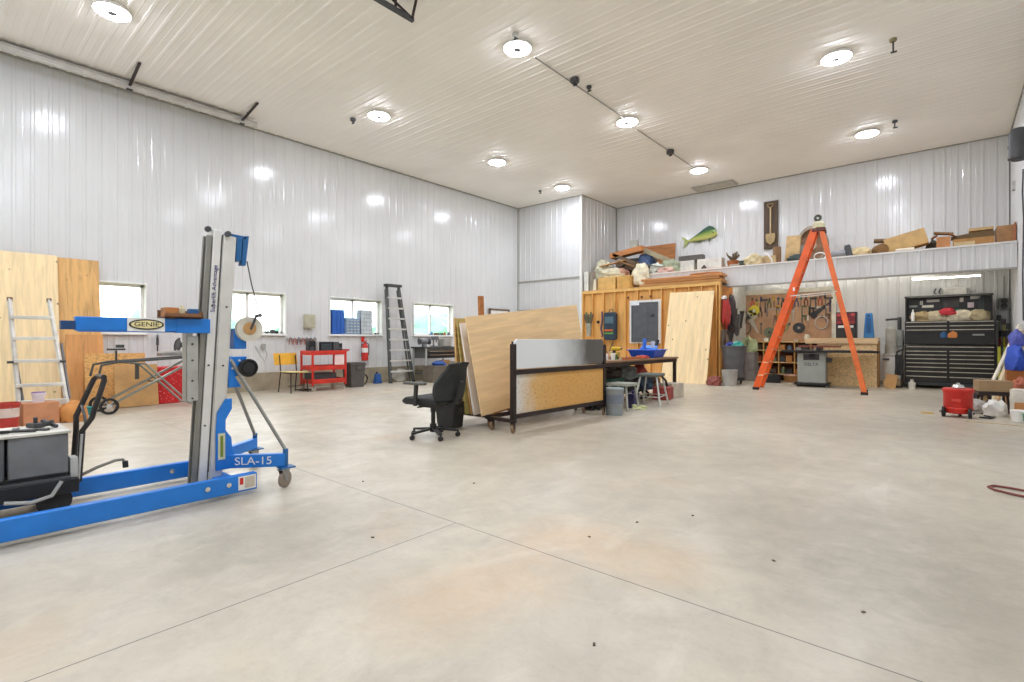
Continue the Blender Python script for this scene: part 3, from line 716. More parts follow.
# folding saw stand: runs along +Y
s = T('saw_stand', 'black folding saw stand with crossed legs and two big wheels', 'saw stand', (-10.15, 2.55, 0), 4)
DK = plain('#3d3f3c', 0.4); GP = plain('#8a8d84', 0.35, 0.4)
for xx, n in ((-0.2, 0), (0.2, 1)):
    MB().tube([(xx, -0.78, 0.58), (xx, -0.74, 0.76), (xx, -0.55, 0.80), (xx, 0.62, 0.86)], 0.018).build('top_rail', DK, s)
    MB().tube([(xx*0.8, -0.36, 0.78), (xx*0.8, -0.15, 0.76), (xx*0.8, 0.50, 0.06), (xx*0.8, 0.78, 0.03)], 0.017).build('leg', GP, s)
    MB().bar((xx, -0.62, 0.14), (xx, 0.60, 0.82), 0.03, 0.05, up=(1, 0, 0)).build('leg', GP, s)
    w = MB().lathe([(0.09, -0.02), (0.125, -0.018), (0.125, 0.018), (0.09, 0.02)], (xx*1.3, -0.66, 0.125), 24, 'x', cap=False).build('wheel', RUBBER, s)
    m = MB().lathe([(0.0, 0.012), (0.035, 0.012), (0.035, -0.012), (0, -0.012)], (xx*1.3, -0.66, 0.125), 14, 'x')
    for k in range(6):
        a = k*math.pi/3; m.bar((xx*1.3, -0.66, 0.125), (xx*1.3, -0.66+0.1*math.cos(a), 0.125+0.1*math.sin(a)), 0.012, 0.02, up=(1, 0, 0))
    m.build('wheel_hub', LGREY, w)
for (y_, z_, w_) in ((-0.66, 0.125, 0.26), (0.0, 0.46, 0.2), (0.6, 0.85, 0.2), (0.78, 0.03, 0.16)): MB().cyl((-w_, y_, z_), (w_, y_, z_), 0.013).build('cross_bar', DK, s)
MB().bar((0, -0.5, 0.82), (0, -0.5, 0.98), 0.025, 0.025).cbox((0, -0.5, 1.0), (0.1, 0.22, 0.03)).cbox((0, -0.45, 1.05), (0.06, 0.1, 0.05)).build('roller_support', DK, s)
MB().bar((0.2, -0.28, 0.76), (0.2, -0.28, 0.52), 0.05, 0.03).build('clamp_leg', DK, s)
ms = T('mitre_saw_table', 'flat grey saw table with a black motor head on the folding stand', 'saw', (-10.17, 2.92, 0.885), 4)
MB().lathe([(0.17, 0.0), (0.18, 0.04), (0.17, 0.05), (0, 0.05)], (0, 0, 0.0)).box(-0.1, 0.1, -0.28, 0.28, 0.0, 0.045).build('base', STEEL, ms, 0.004)
MB().box(-0.02, 0.0, -0.26, 0.26, 0.05, 0.085).build('fence', ALU, ms, 0.003)
MB().lathe([(0.0, -0.012), (0.10, -0.01), (0.10, 0.01), (0, 0.012)], (0.03, 0.0, 0.19), 22, 'y').cyl((0.0, 0.02, 0.18), (0.0, 0.14, 0.18), 0.045).tube([(-0.1, 0, 0.08), (-0.12, 0, 0.16), (-0.06, 0, 0.24), (0.08, 0, 0.29)], 0.018).build('saw_head', DGREY, ms)

# wall things on the window side
t = T('hanging_scale', 'small dark tool hanging on the wall under the first window', 'tool', (XL+0.045, 3.05, 1.25))
MB().cyl((0, 0, 0), (0, 0, -0.32), 0.012).cyl((0, 0, -0.05), (0, 0, -0.2), 0.022).build('shaft', DGREY, t)
MB().cyl((0, -0.03, -0.02), (0, 0.03, -0.02), 0.012).build('hook', STEEL, t)
S('wall_outlet', MB().box(0, 0.03, -0.045, 0.045, -0.06, 0.06), GREYT, 'small grey outlet box on the wall below the second window', 'outlet', (XL+0.0, 5.10, 1.0), bev=0.004)
S('electrical_panel', MB().box(0, 0.09, -0.13, 0.13, -0.17, 0.17).box(0.09, 0.1, -0.11, 0.11, -0.14, 0.14), plain('#b8b49c', 0.5), 'beige square electrical box on the wall above the yellow chair', 'electrical box', (XL, 6.18, 1.60), bev=0.006)
def sill_item(name, mb, mat, lab, cat, yy, rz=0): return S(name, mb, mat, lab, cat, (XL-0.04, yy, WZ0), rz, 'odds and ends on the window sills', 0.003)
sill_item('toy_truck', MB().box(-0.04, 0.04, -0.12, 0.1, 0.02, 0.05).box(-0.035, 0.035, 0.02, 0.1, 0.05, 0.09).cyl((-0.045, -0.07, 0.02), (0.045, -0.07, 0.02), 0.02).cyl((-0.045, 0.06, 0.02), (0.045, 0.06, 0.02), 0.02), DGREY, 'small dark toy vehicle on the sill of the second window', 'toy', 5.27)
sill_item('tape_measure', MB().box(-0.03, 0.03, -0.035, 0.035, 0, 0.06).box(-0.01, 0.01, 0.03, 0.06, 0, 0.01), BLACK, 'black tape measure on the sill beside the small vehicle', 'tape measure', 5.42)
sill_item('spray_can', MB().cyl((0, 0, 0), (0, 0, 0.045), 0.03).cyl((0, 0, 0.045), (0, 0, 0.06), 0.014), DGREY, 'small dark round tin at the far end of the third window sill', 'tin', 8.12)
BC = plain('#2a5fae', 0.4, vary=0.15); BC2 = plain('#7e9fc4', 0.4)
def bin_stack(loc, w, rows, cols, lab, mats, bh=0.075):
    t = T('parts_drawer_unit', lab, 'drawer unit', loc, group=None)
    MB().box(-0.09, 0.09, 0, w, 0, rows*bh+0.02).build('case', mats[0], t, 0.003)
    for r_ in range(rows):
        for c_ in range(cols):
            y0 = 0.01 + c_*(w-0.02)/cols
            d_ = MB().box(0.09, 0.105, y0+0.004, y0+(w-0.02)/cols-0.004, 0.012+r_*bh+0.004, 0.012+(r_+1)*bh-0.004).build('drawer', mats[1], t, 0.002)
            if rows * cols < 24: MB().box(0.105, 0.115, y0+0.02, y0+(w-0.02)/cols-0.02, 0.012+r_*bh+0.03, 0.012+r_*bh+0.04).build('pull', mats[2], d_)
    return t
bin_stack((XL-0.08, 6.80, WZ0), 0.34, 8, 3, 'tall deep blue small parts drawer unit standing in the third window', (BC, plain('#2f69c2', 0.3, vary=0.3, scale=30), WHITE))
bin_stack((XL-0.08, 7.18, WZ0), 0.42, 5, 4, 'low pale blue small parts drawer unit beside the deep blue one', (BC2, plain('#93a9bd', 0.3, vary=0.3, scale=30), WHITE), 0.08)
bin_stack((XL-0.08, 7.62, WZ0), 0.36, 6, 4, 'white framed small parts drawer unit with clear drawers in the third window', (plain('#6f7a86', 0.5), plain('#c9d2d6', 0.3), WHITE), 0.105)
for (yy, c, k, lb) in ((10.1, '#3c6f96', 0, 'small blue can'), (10.28, '#7a5c36', 1, 'small brown carton'), (10.46, '#4e7466', 2, 'low green box'), (10.62, '#b07b3a', 3, 'small amber jar'), (10.78, '#5a6a70', 4, 'grey spray cap')):
    mb = MB().box(-0.05, 0.05, -0.06, 0.06, 0, 0.07) if k in (1, 2) else MB().lathe([(0.04, 0), (0.04, 0.07), (0.025, 0.08), (0.025, 0.1), (0, 0.1)])
    sill_item('sill_' + ('box' if k in (1, 2) else 'jar'), mb, plain(c, 0.5), lb + ' on the sill of the fourth window', 'box' if k in (1, 2) else 'jar', yy)

# yellow chair
c = T('side_chair', 'yellow wooden side chair with thin black tube legs', 'chair', (-10.98, 5.38, 0), 12)
MB().cbox((0, 0.03, 0.45), (0.42, 0.42, 0.022), (0, -2, 0)).build('seat', plain('#e3d28d', 0.5), c, 0.008)
m = MB()
for i in range(9):
    a0, a1 = -0.6 + i*0.15, -0.6 + (i+1)*0.15
    m.hexa([(0.26*math.sin(a0)*1.7, -0.2-0.06*math.cos(a0), 0.60), (0.26*math.sin(a1)*1.7, -0.2-0.06*math.cos(a1), 0.60), (0.26*math.sin(a1)*1.7, -0.212-0.06*math.cos(a1), 0.60), (0.26*math.sin(a0)*1.7, -0.212-0.06*math.cos(a0), 0.60),
            (0.26*math.sin(a0)*1.7, -0.24-0.06*math.cos(a0), 0.86), (0.26*math.sin(a1)*1.7, -0.24-0.06*math.cos(a1), 0.86), (0.26*math.sin(a1)*1.7, -0.252-0.06*math.cos(a1), 0.86), (0.26*math.sin(a0)*1.7, -0.252-0.06*math.cos(a0), 0.86)])
m.build('backrest', plain('#e9b23c', 0.4, vary=0.08), c)
for s_ in (-1, 1):
    MB().tube([(s_*0.2, 0.22, 0.0), (s_*0.19, 0.2, 0.43)], 0.012).build('leg', BLACK, c)
    MB().tube([(s_*0.2, -0.26, 0.0), (s_*0.19, -0.19, 0.44), (s_*0.19, -0.24, 0.82)], 0.012).build('leg', BLACK, c)
MB().tube([(-0.19, -0.2, 0.43), (0.19, -0.2, 0.43), (0.19, 0.2, 0.43), (-0.19, 0.2, 0.43)], 0.010, closed=True).tube([(-0.195, 0.1, 0.15), (0.195, 0.1, 0.15)], 0.008).build('seat_frame', BLACK, c)
c.rotation_euler = (0, 0, R(-84))
S('floor_pump', MB().cyl((0, 0, 0.03), (0, 0, 0.25), 0.02).box(-0.12, 0.12, -0.03, 0.03, 0, 0.03).cyl((-0.1, 0, 0.25), (0.1, 0, 0.25), 0.015).box(-0.16, 0.16, -0.12, 0.12, 0.0, 0.02), BLACK, 'black low gadget on the floor beneath the yellow chair', 'gadget', (-11.25, 5.75, 0))

# red cart
rc = T('utility_cart', 'red steel three shelf utility cart on casters by the wall', 'cart', (-11.0, 6.1, 0))
for z, nme in ((0.20, 'shelf'), (0.50, 'shelf'), (0.84, 'shelf')):
    MB().box(-0.27, 0.27, -0.42, 0.42, z, z+0.012).box(0.26, 0.27, -0.42, 0.42, z-0.03, z+0.07).box(-0.27, -0.26, -0.42, 0.42, z-0.03, z+0.07).box(-0.27, 0.27, 0.41, 0.42, z-0.03, z+0.07).box(-0.27, 0.27, -0.42, -0.41, z-0.03, z+0.07).build(nme, REDC, rc, 0.003)
for xx in (-0.255, 0.255):
    for yy in (-0.405, 0.405):
        MB().box(xx-0.02, xx+0.02, yy-0.02, yy+0.02, 0.12, 0.9).build('post', RED, rc, 0.004)
        caster(rc, (xx*0.9, yy*0.9, 0), 0.05, plain('#b7aa98', 0.6))
MB().tube([(-0.2, 0.41, 0.86), (-0.2, 0.54, 0.92), (0.2, 0.54, 0.92), (0.2, 0.41, 0.86)], 0.014).build('push_handle', RED, rc)
MB().box(0.273, 0.276, 0.12, 0.36, 0.58, 0.78).build('paper_sheet', plain('#f0d3cf', 0.7), rc)
mw = T('microwave', 'small black microwave with silver edge on top of the red cart', 'microwave', (-10.98, 6.12, 0.855))
MB().box(-0.17, 0.17, -0.26, 0.26, 0.01, 0.27).build('body', LGREY, mw, 0.008)
dr = MB().box(0.17, 0.19, -0.24, 0.12, 0.03, 0.25).build('door', BLACKG, mw, 0.004)
MB().box(0.191, 0.193, -0.2, 0.07, 0.06, 0.22).build('door_window', plain('#3e4548', 0.2), dr)
MB().box(0.17, 0.19, 0.14, 0.25, 0.03, 0.25).build('control_panel', DGREY, mw, 0.003)
for nm_, yy in (('loudspeaker', -0.35), ('loudspeaker', 0.345)):
    sp = T(nm_, 'slim black box speaker standing %s the microwave on the red cart' % ('on the chair side of' if yy < 0 else 'on the bin side of'), 'speaker', (-10.98, 6.12+yy, 0.855))
    w_ = 0.075 if yy < 0 else 0.05
    MB().box(-0.08, 0.08, -w_, w_, 0, 0.28 if yy < 0 else 0.22).build('cabinet', BLACK, sp, 0.004)
    MB().lathe([(0, 0.081), (w_*0.7, 0.081), (w_*0.7, 0.085), (0, 0.083)], (0, 0, 0.1), 16, 'x').build('driver', DGREY, sp)
S('loose_papers', MB().cbox((0, 0, 0.012), (0.3, 0.4, 0.02), (0, 0, 12)), CREAM, 'pile of cream papers on the middle shelf of the red cart', 'papers', (-11.0, 6.1, 0.513))
S('storage_crate', MB().box(-0.18, 0.18, -0.3, 0.3, 0, 0.18), DGREY, 'dark low crate on the bottom shelf of the red cart', 'crate', (-11.05, 6.05, 0.213), bev=0.01)
# tools on hooks above the chair
rk = T('tool_hook_rail', 'short wall rail of hooks above the yellow chair', 'tool rack', (XL+0.0, 5.98, 1.18))
MB().box(0.0, 0.03, -0.33, 0.4, -0.02, 0.02).build('rail', LGREY, rk)
m = MB()
for i in range(7): m.cyl((0.03, -0.28+i*0.1, 0), (0.1, -0.28+i*0.1, 0.0), 0.005, n=6)
m.build('hook', STEEL, rk)
for i, c_ in enumerate(('#8a4a34', '#c04030', '#3c3c3c', '#b34a30', '#7c4a3a', '#403c38', '#6a3a2c')):
    yy = 5.70 + i*0.1
    S('hand_tool', MB().tube([(0.08, -0.03, 0.0), (0.07, 0.0, 0.05 - i % 2*0.02), (0.08, 0.03, 0)], 0.008, 6).tube([(0.08, -0.03, 0), (0.075, -0.035, -0.13)], 0.009, 6).tube([(0.08, 0.03, 0), (0.075, 0.035, -0.13)], 0.009, 6),
      plain(c_, 0.5), ('first', 'second', 'third', 'fourth', 'fifth', 'sixth', 'seventh')[i] + ' pliers on the wall rail counted from the second window, handles down', 'pliers', (XL+0.0, yy, 1.17), 0, 'pliers on the wall rail')
# big grey bin, extinguisher, jug
def wheelie(name, loc, w, d_, h, mat, lab, rz=0, lid=True):
    t = T(name, lab, 'bin', loc, rz)
    MB().hexa([(-w*0.42, -d_*0.42, 0.0), (w*0.42, -d_*0.42, 0.0), (w*0.42, d_*0.42, 0.0), (-w*0.42, d_*0.42, 0.0), (-w/2, -d_/2, h), (w/2, -d_/2, h), (w/2, d_/2, h), (-w/2, d_/2, h)]).build('body', mat, t, 0.015)
    MB().box(-w*0.53, w*0.53, -d_*0.53, d_*0.53, h-0.04, h+0.0).build('rim', mat, t, 0.008)
    if lid: MB().box(-w*0.5, w*0.5, -d_*0.5, d_*0.5, h, h+0.03).build('lid', mat, t, 0.012)
    for s_ in (-1, 1): MB().box(s_*w*0.53-0.015, s_*w*0.53+0.015, -0.06, 0.06, h-0.14, h-0.07).build('grip', mat, t, 0.004)
    return t
wheelie('rubbish_bin', (-11.15, 6.98, 0), 0.40, 0.42, 0.57, plain('#55524f', 0.6), 'dark grey square bin with lid beside the red cart')
fe = T('fire_extinguisher', 'red fire extinguisher with white label hanging on the window wall', 'fire extinguisher', (XL+0.12, 7.68, 0.60))
MB().lathe([(0.05, 0), (0.085, 0.02), (0.085, 0.36), (0.06, 0.43), (0.025, 0.46), (0.025, 0.49), (0, 0.49)]).build('cylinder', RED, fe)
MB().lathe([(0.0862, 0.22), (0.0862, 0.34)], cap=False).build('paper_label', WHITE, fe)
MB().box(-0.02, 0.09, -0.012, 0.012, 0.49, 0.505).bar((0, 0, 0.49), (0.09, 0, 0.55), 0.02, 0.01).build('lever', RED, fe)
MB().tube([(0, 0.02, 0.48), (0.02, 0.1, 0.44), (0.02, 0.105, 0.3), (0.02, 0.09, 0.14)], 0.012).build('hose', BLACK, fe)
MB().box(-0.10, -0.08, -0.05, 0.05, 0.1, 0.45).build('bracket', DGREY, fe)
S('safety_sign', MB().box(0, 0.006, -0.05, 0.05, -0.07, 0.07), RED, 'small red sign on the wall just above the extinguisher', 'sign', (XL+0.02, 7.68, 1.17))
jg = T('fluid_jug', 'blue plastic jug with black cap on the floor below the extinguisher', 'jug', (-11.52, 7.92, 0))
MB().hexa([(-0.08, -0.1, 0), (0.08, -0.1, 0), (0.08, 0.1, 0), (-0.08, 0.1, 0), (-0.05, -0.07, 0.26), (0.05, -0.07, 0.26), (0.05, 0.07, 0.26), (-0.05, 0.07, 0.26)]).build('body', plain('#24579a', 0.4), jg, 0.02)
MB().cyl((0, -0.02, 0.26), (0, -0.02, 0.31), 0.025).build('cap', BLACK, jg)
MB().tube([(0, 0.03, 0.25), (0, 0.09, 0.24), (0, 0.1, 0.12)], 0.014).build('grip', plain('#24579a', 0.4), jg)
S('hose_coil', MB().tube([(0.02*math.cos(a*0.3), 0.11*math.cos(a), 0.14+0.13*math.sin(a)) for a in [i*0.3 for i in range(42)]], 0.014), BLACK, 'black coiled hose leaning between the bin and the blue jug', 'hose', (-11.45, 7.45, 0.0))

# black stepladder leaning at the wall
st = T('step_ladder', 'tall dark folded stepladder with pale steps leaning against the window wall', 'ladder', (-11.42, 8.22, 0))
b0, b1, t0, t1, zt = (0.12, -0.05), (0.12, 0.72), (-0.16, 0.03), (-0.16, 0.42), 2.62
for a_, b_ in ((b0, t0), (b1, t1)):
    MB().bar((a_[0], a_[1], 0.0), (b_[0], b_[1], zt), 0.035, 0.085, up=(0, 1, 0)).build('rail', plain('#4b4e4c', 0.5), st, 0.003)
    MB().bar((a_[0]-0.10, a_[1]+(0.05 if a_ is b0 else -0.05), 0.0), (b_[0]-0.06, b_[1]+0.0, zt-0.1), 0.03, 0.04, up=(0, 1, 0)).build('rear_rail', plain('#5c5f5a', 0.5), st)
    MB().cbox((a_[0], a_[1], 0.02), (0.1, 0.06, 0.04)).build('foot', RUBBER, st, 0.004)
for i in range(8):
    z = 0.28 + i*0.285; f = z/zt
    ya, yb = b0[1]+(t0[1]-b0[1])*f, b1[1]+(t1[1]-b1[1])*f; xx = b0[0]+(t0[0]-b0[0])*f
    MB().box(xx-0.04, xx+0.045, ya, yb, z, z+0.045).build('step', plain('#cfcfc8', 0.4, 0.3), st, 0.003)
MB().box(-0.24, -0.06, -0.02, 0.47, zt-0.02, zt+0.05).build('top_cap', plain('#3f403e', 0.5), st, 0.01)

# bench with machines
bt = T('tool_bench', 'dark metal bench with drawers standing by the fourth window', 'workbench', (-11.2, 9.62, 0))
MB().box(-0.3, 0.32, -0.62, 0.62, 0.92, 0.96).build('top', DGREY, bt, 0.004)
for xx in (-0.26, 0.28):
    for yy in (-0.55, 0.55): MB().box(xx-0.02, xx+0.02, yy-0.02, yy+0.02, 0, 0.92).build('leg', LGREY, bt, 0.003)
for z in (0.80, 0.70):
    dr = MB().box(0.28, 0.305, -0.5, 0.5, z-0.045, z+0.045).build('drawer', BLACK, bt, 0.004)
    MB().box(0.305, 0.32, -0.45, 0.45, z+0.025, z+0.04).build('pull', CHROME, dr)
MB().box(-0.26, 0.28, -0.53, 0.53, 0.64, 0.92).box(-0.26, 0.28, -0.53, 0.53, 0.2, 0.225).build('drawer_body', plain('#5b5c58', 0.5), bt, 0.004)
def grinder(lab, loc, rz, mat):
    g = T('bench_grinder', lab, 'grinder', loc, rz)
    MB().cyl((-0.1, 0, 0.15), (0.1, 0, 0.15), 0.07).box(-0.05, 0.05, -0.06, 0.06, 0, 0.09).build('motor', mat, g, 0.004)
    for s_ in (-1, 1):
        MB().lathe([(0.0, -0.02), (0.09, -0.02), (0.09, 0.02), (0, 0.02)], (s_*0.15, 0, 0.15), 20, 'x').build('wheel_guard', DGREY, g)
        MB().cbox((s_*0.15, -0.08, 0.1), (0.05, 0.05, 0.008)).build('tool_rest', STEEL, g)
    return g
grinder('grey bench grinder on the bench beside the dark stepladder', (-11.15, 9.2, 0.96), 70, MGREY)
dp = T('small_press', 'small grey press machine on the bench under the fourth window', 'press', (-11.18, 9.62, 0.96), 80)
MB().box(-0.1, 0.1, -0.14, 0.14, 0, 0.03).cyl((0, 0.09, 0.03), (0, 0.09, 0.30), 0.025).build('base', STEEL, dp)
MB().box(-0.05, 0.05, -0.12, 0.14, 0.2, 0.3).cyl((0, -0.06, 0.12), (0, -0.06, 0.2), 0.02).build('head', MGREY, dp, 0.01)
S('grey_case', MB().box(-0.13, 0.13, -0.17, 0.17, 0, 0.24), plain('#a9a59c', 0.6), 'pale grey square case on the far end of the bench', 'case', (-11.2, 10.0, 0.96), 8, bev=0.02)
S('paper_sack', MB().blob((0, 0, 0), (0.4, 0.5, 0.55), 3, 0.12), plain('#d5d3c9', 0.8), 'pale paper sack standing on the floor behind the office chair', 'sack', (-10.55, 10.05, 0))
S('white_crate', MB().box(-0.2, 0.2, -0.25, 0.25, 0, 0.5).box(-0.22, 0.22, -0.27, 0.27, 0.46, 0.52), plain('#d9d8d0', 0.6), 'white plastic crate beside the far end of the dark bench', 'crate', (-11.3, 10.75, 0), bev=0.01)
S('blue_cloth', MB().blob((0, 0, 0), (0.3, 0.4, 0.12), 8, 0.3), plain('#3d5fa0', 0.8), 'crumpled blue cloth on the lower stack by the bench', 'cloth', (-10.83, 9.45, 0.44))
S('floor_cabinet', MB().box(-0.22, 0.22, -0.55, 0.55, 0, 0.42).box(-0.23, 0.23, -0.56, 0.56, 0.42, 0.44), plain('#6d6558', 0.6), 'low brown grey chest in front of the dark bench', 'chest', (-10.75, 9.55, 0), bev=0.006)
S('clear_bag', MB().blob((0, 0, 0), (0.3, 0.4, 0.34), 9, 0.2), plain('#b9b6ab', 0.5), 'crumpled pale bag on the floor behind the stepladder', 'bag', (-11.63, 8.72, 0))
S('plywood_offcut', MB().box(-0.01, 0.01, -0.2, 0.2, 0, 0.55), KRAFT, 'small tan panel standing beside the bench under the window', 'panel', (-11.6, 10.35, 0))
# ---------------------------------------------------------------- office chair (faces -X)
oc = T('office_chair', 'black office chair with slanted backrest and five spoke base', 'office chair', (-4.66, 3.98, 0), 100)
# local: faces +y
FAB = plain('#2d2f2e', 0.85, vary=0.2); PL = plain('#232324', 0.5)
m = MB()
for k in range(5):
    a = math.radians(k*72+20)
    m.bar((0.03*math.cos(a), 0.03*math.sin(a), 0.10), (0.29*math.cos(a), 0.29*math.sin(a), 0.075), 0.045, 0.025)
m.cyl((0, 0, 0.06), (0, 0, 0.16), 0.04)
m.build('base_spokes', PL, oc, 0.005)
for k in range(5):
    a = math.radians(k*72+20); px, py = 0.29*math.cos(a), 0.29*math.sin(a)
    MB().lathe([(0.0, -0.02), (0.026, -0.018), (0.026, 0.018), (0, 0.02)], (px, py, 0.026), 14, 'x').cyl((px, py, 0.03), (px, py, 0.085), 0.012).build('caster', PL, oc)
MB().cyl((0, 0, 0.15), (0, 0, 0.36), 0.026).cyl((0, 0, 0.30), (0, 0, 0.38), 0.034).build('gas_column', PL, oc)
MB().box(-0.12, 0.12, -0.13, 0.12, 0.36, 0.40).cbox((0.15, 0.02, 0.375), (0.12, 0.03, 0.02)).cbox((-0.15, 0.06, 0.37), (0.12, 0.025, 0.02)).build('mechanism', PL, oc, 0.008)
MB().prism([(-0.24, 0.40), (0.22, 0.40), (0.27, 0.42), (0.27, 0.455), (0.22, 0.485), (-0.2, 0.475), (-0.25, 0.45)], 'x', -0.25, 0.25).build('seat', FAB, oc, 0.02)
# curved, reclined backrest
m = MB(); N = 8
def bp(u, v, t):
    w = 0.235*(0.80 + 0.42*math.sin(math.pi*min(1, v*0.9+0.22)))*(1 if v < 0.85 else 0.93)
    x = u*w; y = -0.21 - 0.15*v - 0.07*(1-u*u) + 0.05*math.sin(v*3.0) - t
    return (x, y, 0.46 + 0.44*v - 0.02*u*u*(1 if v > 0.5 else 0))
gr = {}
for t in (0, 1):
    for i in range(N+1):
        for j in range(N+1): gr[t, i, j] = m.bm.verts.new(bp(-1+2*i/N, j/N, t*0.05))
for i in range(N):
    for j in range(N):
        for t in (0, 1): m._face([gr[t, i, j], gr[t, i+1, j], gr[t, i+1, j+1], gr[t, i, j+1]])
for i in range(N):
    for j in (0, N): m._face([gr[0, i, j], gr[0, i+1, j], gr[1, i+1, j], gr[1, i, j]])
    for k in (0, N): m._face([gr[0, k, i], gr[0, k, i+1], gr[1, k, i+1], gr[1, k, i]])
m.build('backrest', FAB, oc, 0.01, 60)
MB().bar((0, -0.10, 0.38), (0, -0.33, 0.42), 0.07, 0.02).bar((0, -0.33, 0.41), (0, -0.42, 0.68), 0.07, 0.02).build('back_support', PL, oc, 0.004)
for s_ in (-1, 1):
    MB().bar((s_*0.2, 0.02, 0.40), (s_*0.30, 0.02, 0.42), 0.04, 0.02).bar((s_*0.30, 0.02, 0.40), (s_*0.30, 0.0, 0.64), 0.045, 0.03).build('arm_post', PL, oc, 0.004)
    MB().box(s_*0.30-0.045, s_*0.30+0.045, -0.12, 0.17, 0.64, 0.67).build('armrest', plain('#55564f', 0.6), oc, 0.01)
wheelie('waste_bin', (-5.0, 4.56, 0), 0.30, 0.28, 0.34, plain('#2c2c2b', 0.6), 'black waste bin on the floor just behind the office chair', 15, False)

# ---------------------------------------------------------------- sheet goods cart
gc = T('sheet_cart', 'wheeled dark steel cart loaded with leaning plywood sheets', 'cart', (-4.92, 6.0, 0))
for xx in (-0.34, 0.30):
    MB().box(xx-0.03, xx+0.03, -1.15, 1.15, 0.115, 0.165).build('deck_rail', DARKSTEEL, gc, 0.004)
m = MB()
for yy in (-1.1, -0.4, 0.4, 1.1): m.box(-0.34, 0.33, yy-0.025, yy+0.025, 0.12, 0.16)
m.build('cross_member', DARKSTEEL, gc, 0.003)
for xx in (-0.32, 0.27):
    for yy in (-1.05, 1.0): caster(gc, (xx, yy, 0), 0.048, plain('#8a6c52', 0.6), DARKSTEEL, 12)
for yy in (-0.9, 0.9):
    MB().bar((-0.32, yy, 0.16), (-0.27, yy, 1.22), 0.04, 0.04).build('upright', DARKSTEEL, gc)
MB().bar((-0.27, -0.9, 1.2), (-0.27, 0.9, 1.2), 0.03, 0.04).build('top_rail', DARKSTEEL, gc)
# sheets: lower edge on deck, leaning toward -x; the front ones tipped up at the far end
def lsheet(w, h, x, y, mat, lab, lean, rise=0, thick=0.018, rz=0, z=0.167, cat='plywood sheet'):
    o = S('plywood_sheet', MB().box(-thick/2, thick/2, 0, w, 0, h), mat, lab, cat, (x, y, z), 0, 'sheets standing on the wheeled cart', 0.002, None)
    o.rotation_euler = (Matrix.Rotation(R(rz), 3, 'Z') @ Matrix.Rotation(R(-lean), 3, 'Y') @ Matrix.Rotation(R(rise), 3, 'X')).to_euler()
    return o
lsheet(2.42, 1.28, -4.52, 4.66, wood('#ebca99', 0.95, 'y', False), 'wide tan plywood sheet in front of the pile, tipped up toward the far end', 7, 6.6, rz=-3, z=0.18)
lsheet(2.20, 1.12, -4.58, 4.92, wood('#b7834f', 0.85, 'y', False), 'brown sheet just behind the front tan sheet', 7.0, 6.2, rz=-3)
lsheet(2.30, 1.25, -4.63, 4.85, wood('#e8c08a', 0.85, 'y', False), 'orange tan plywood sheet, third from the front of the pile', 7.4, 5.0, rz=-3)
lsheet(2.25, 1.22, -4.72, 4.72, plain('#e8e4da', 0.6, vary=0.05), 'white faced sheet with pale edge in the middle of the pile', 9.0, 3.5, thick=0.022)
lsheet(2.30, 1.24, -4.80, 4.75, wood('#c99b62', 0.85, 'y', False), 'tan sheet behind the white faced one', 8, 2.5)
lsheet(2.30, 1.27, -4.86, 4.70, wood('#b0a05c', 0.8, 'y', False), 'yellowish green edged sheet near the back of the pile', 6.0, 1.5)
lsheet(2.20, 1.28, -5.02, 4.72, wood('#cfa76b', 0.8, 'y', False), 'rearmost tan sheet of the pile, almost upright', 3.0, 0.5, thick=0.03)
o = lsheet(0.10, 1.62, -5.12, 5.28, BOARD, 'narrow brown board sticking up above the pile', 1.5, 1, cat='board', thick=0.03); o.name = 'narrow_board'; del o['group']

# ---------------------------------------------------------------- steel rack with painted board
rk = T('rolling_rack', 'black steel rolling rack holding a paint stained panel above a wooden one', 'rack', (-4.06, 5.80, 0), -1.5)
K = plain('#2f2522', 0.45, 0.3)
Y0, Y1 = -1.03, 1.03
for yy in (Y0, Y1): MB().box(-0.03, 0.03, yy-0.03, yy+0.03, 0.13, 1.10 if yy < 0 else 1.08).build('post', K, rk, 0.004)
MB().box(-0.035, 0.035, Y0, Y1, 0.72, 0.78).build('middle_rail', K, rk, 0.004)
MB().box(-0.03, 0.03, Y0, Y1, 0.18, 0.235).build('bottom_rail', K, rk, 0.004)
for yy in (Y0, Y1): MB().box(-0.40, 0.04, yy-0.025, yy+0.025, 0.13, 0.175).build('foot_bar', K, rk, 0.004)
for xx in (-0.36, 0.0):
    for yy in (Y0, Y1): caster(rk, (xx, yy, 0), 0.062, plain('#8b7356', 0.5), K, 20)
def sprayed(name, c1, c2, c3, a, b_, axis, n0=0.12, ax='y'):
    m_, nt, b = base(name, 0.65)
    tc = nt.nodes.new('ShaderNodeTexCoord'); sx = nt.nodes.new('ShaderNodeSeparateXYZ'); nt.links.new(tc.outputs['Object'], sx.inputs[0])
    nz = noise_tex(nt, coords(nt), 3.0, 4)
    ma = nt.nodes.new('ShaderNodeMath'); ma.operation = 'MULTIPLY_ADD'; ma.inputs[1].default_value = 0.5
    nt.links.new(nz, ma.inputs[0]); nt.links.new(sx.outputs['Y'], ma.inputs[2])
    mr = nt.nodes.new('ShaderNodeMapRange'); mr.inputs['From Min'].default_value = a; mr.inputs['From Max'].default_value = b_
    nt.links.new(ma.outputs[0], mr.inputs['Value'])
    nt.links.new(ramp(nt, mr.outputs[0], [(0.0, c1), (0.5, c2), (1.0, c3)]), b.inputs['Base Color'])
    return m_, nt, b
pm, _, _ = sprayed('overspray_paint', '#dde1e2', '#b9bdbd', '#5a5753', -0.3 + 0.25, 0.85 + 0.0, 'y')
bt_pts = []
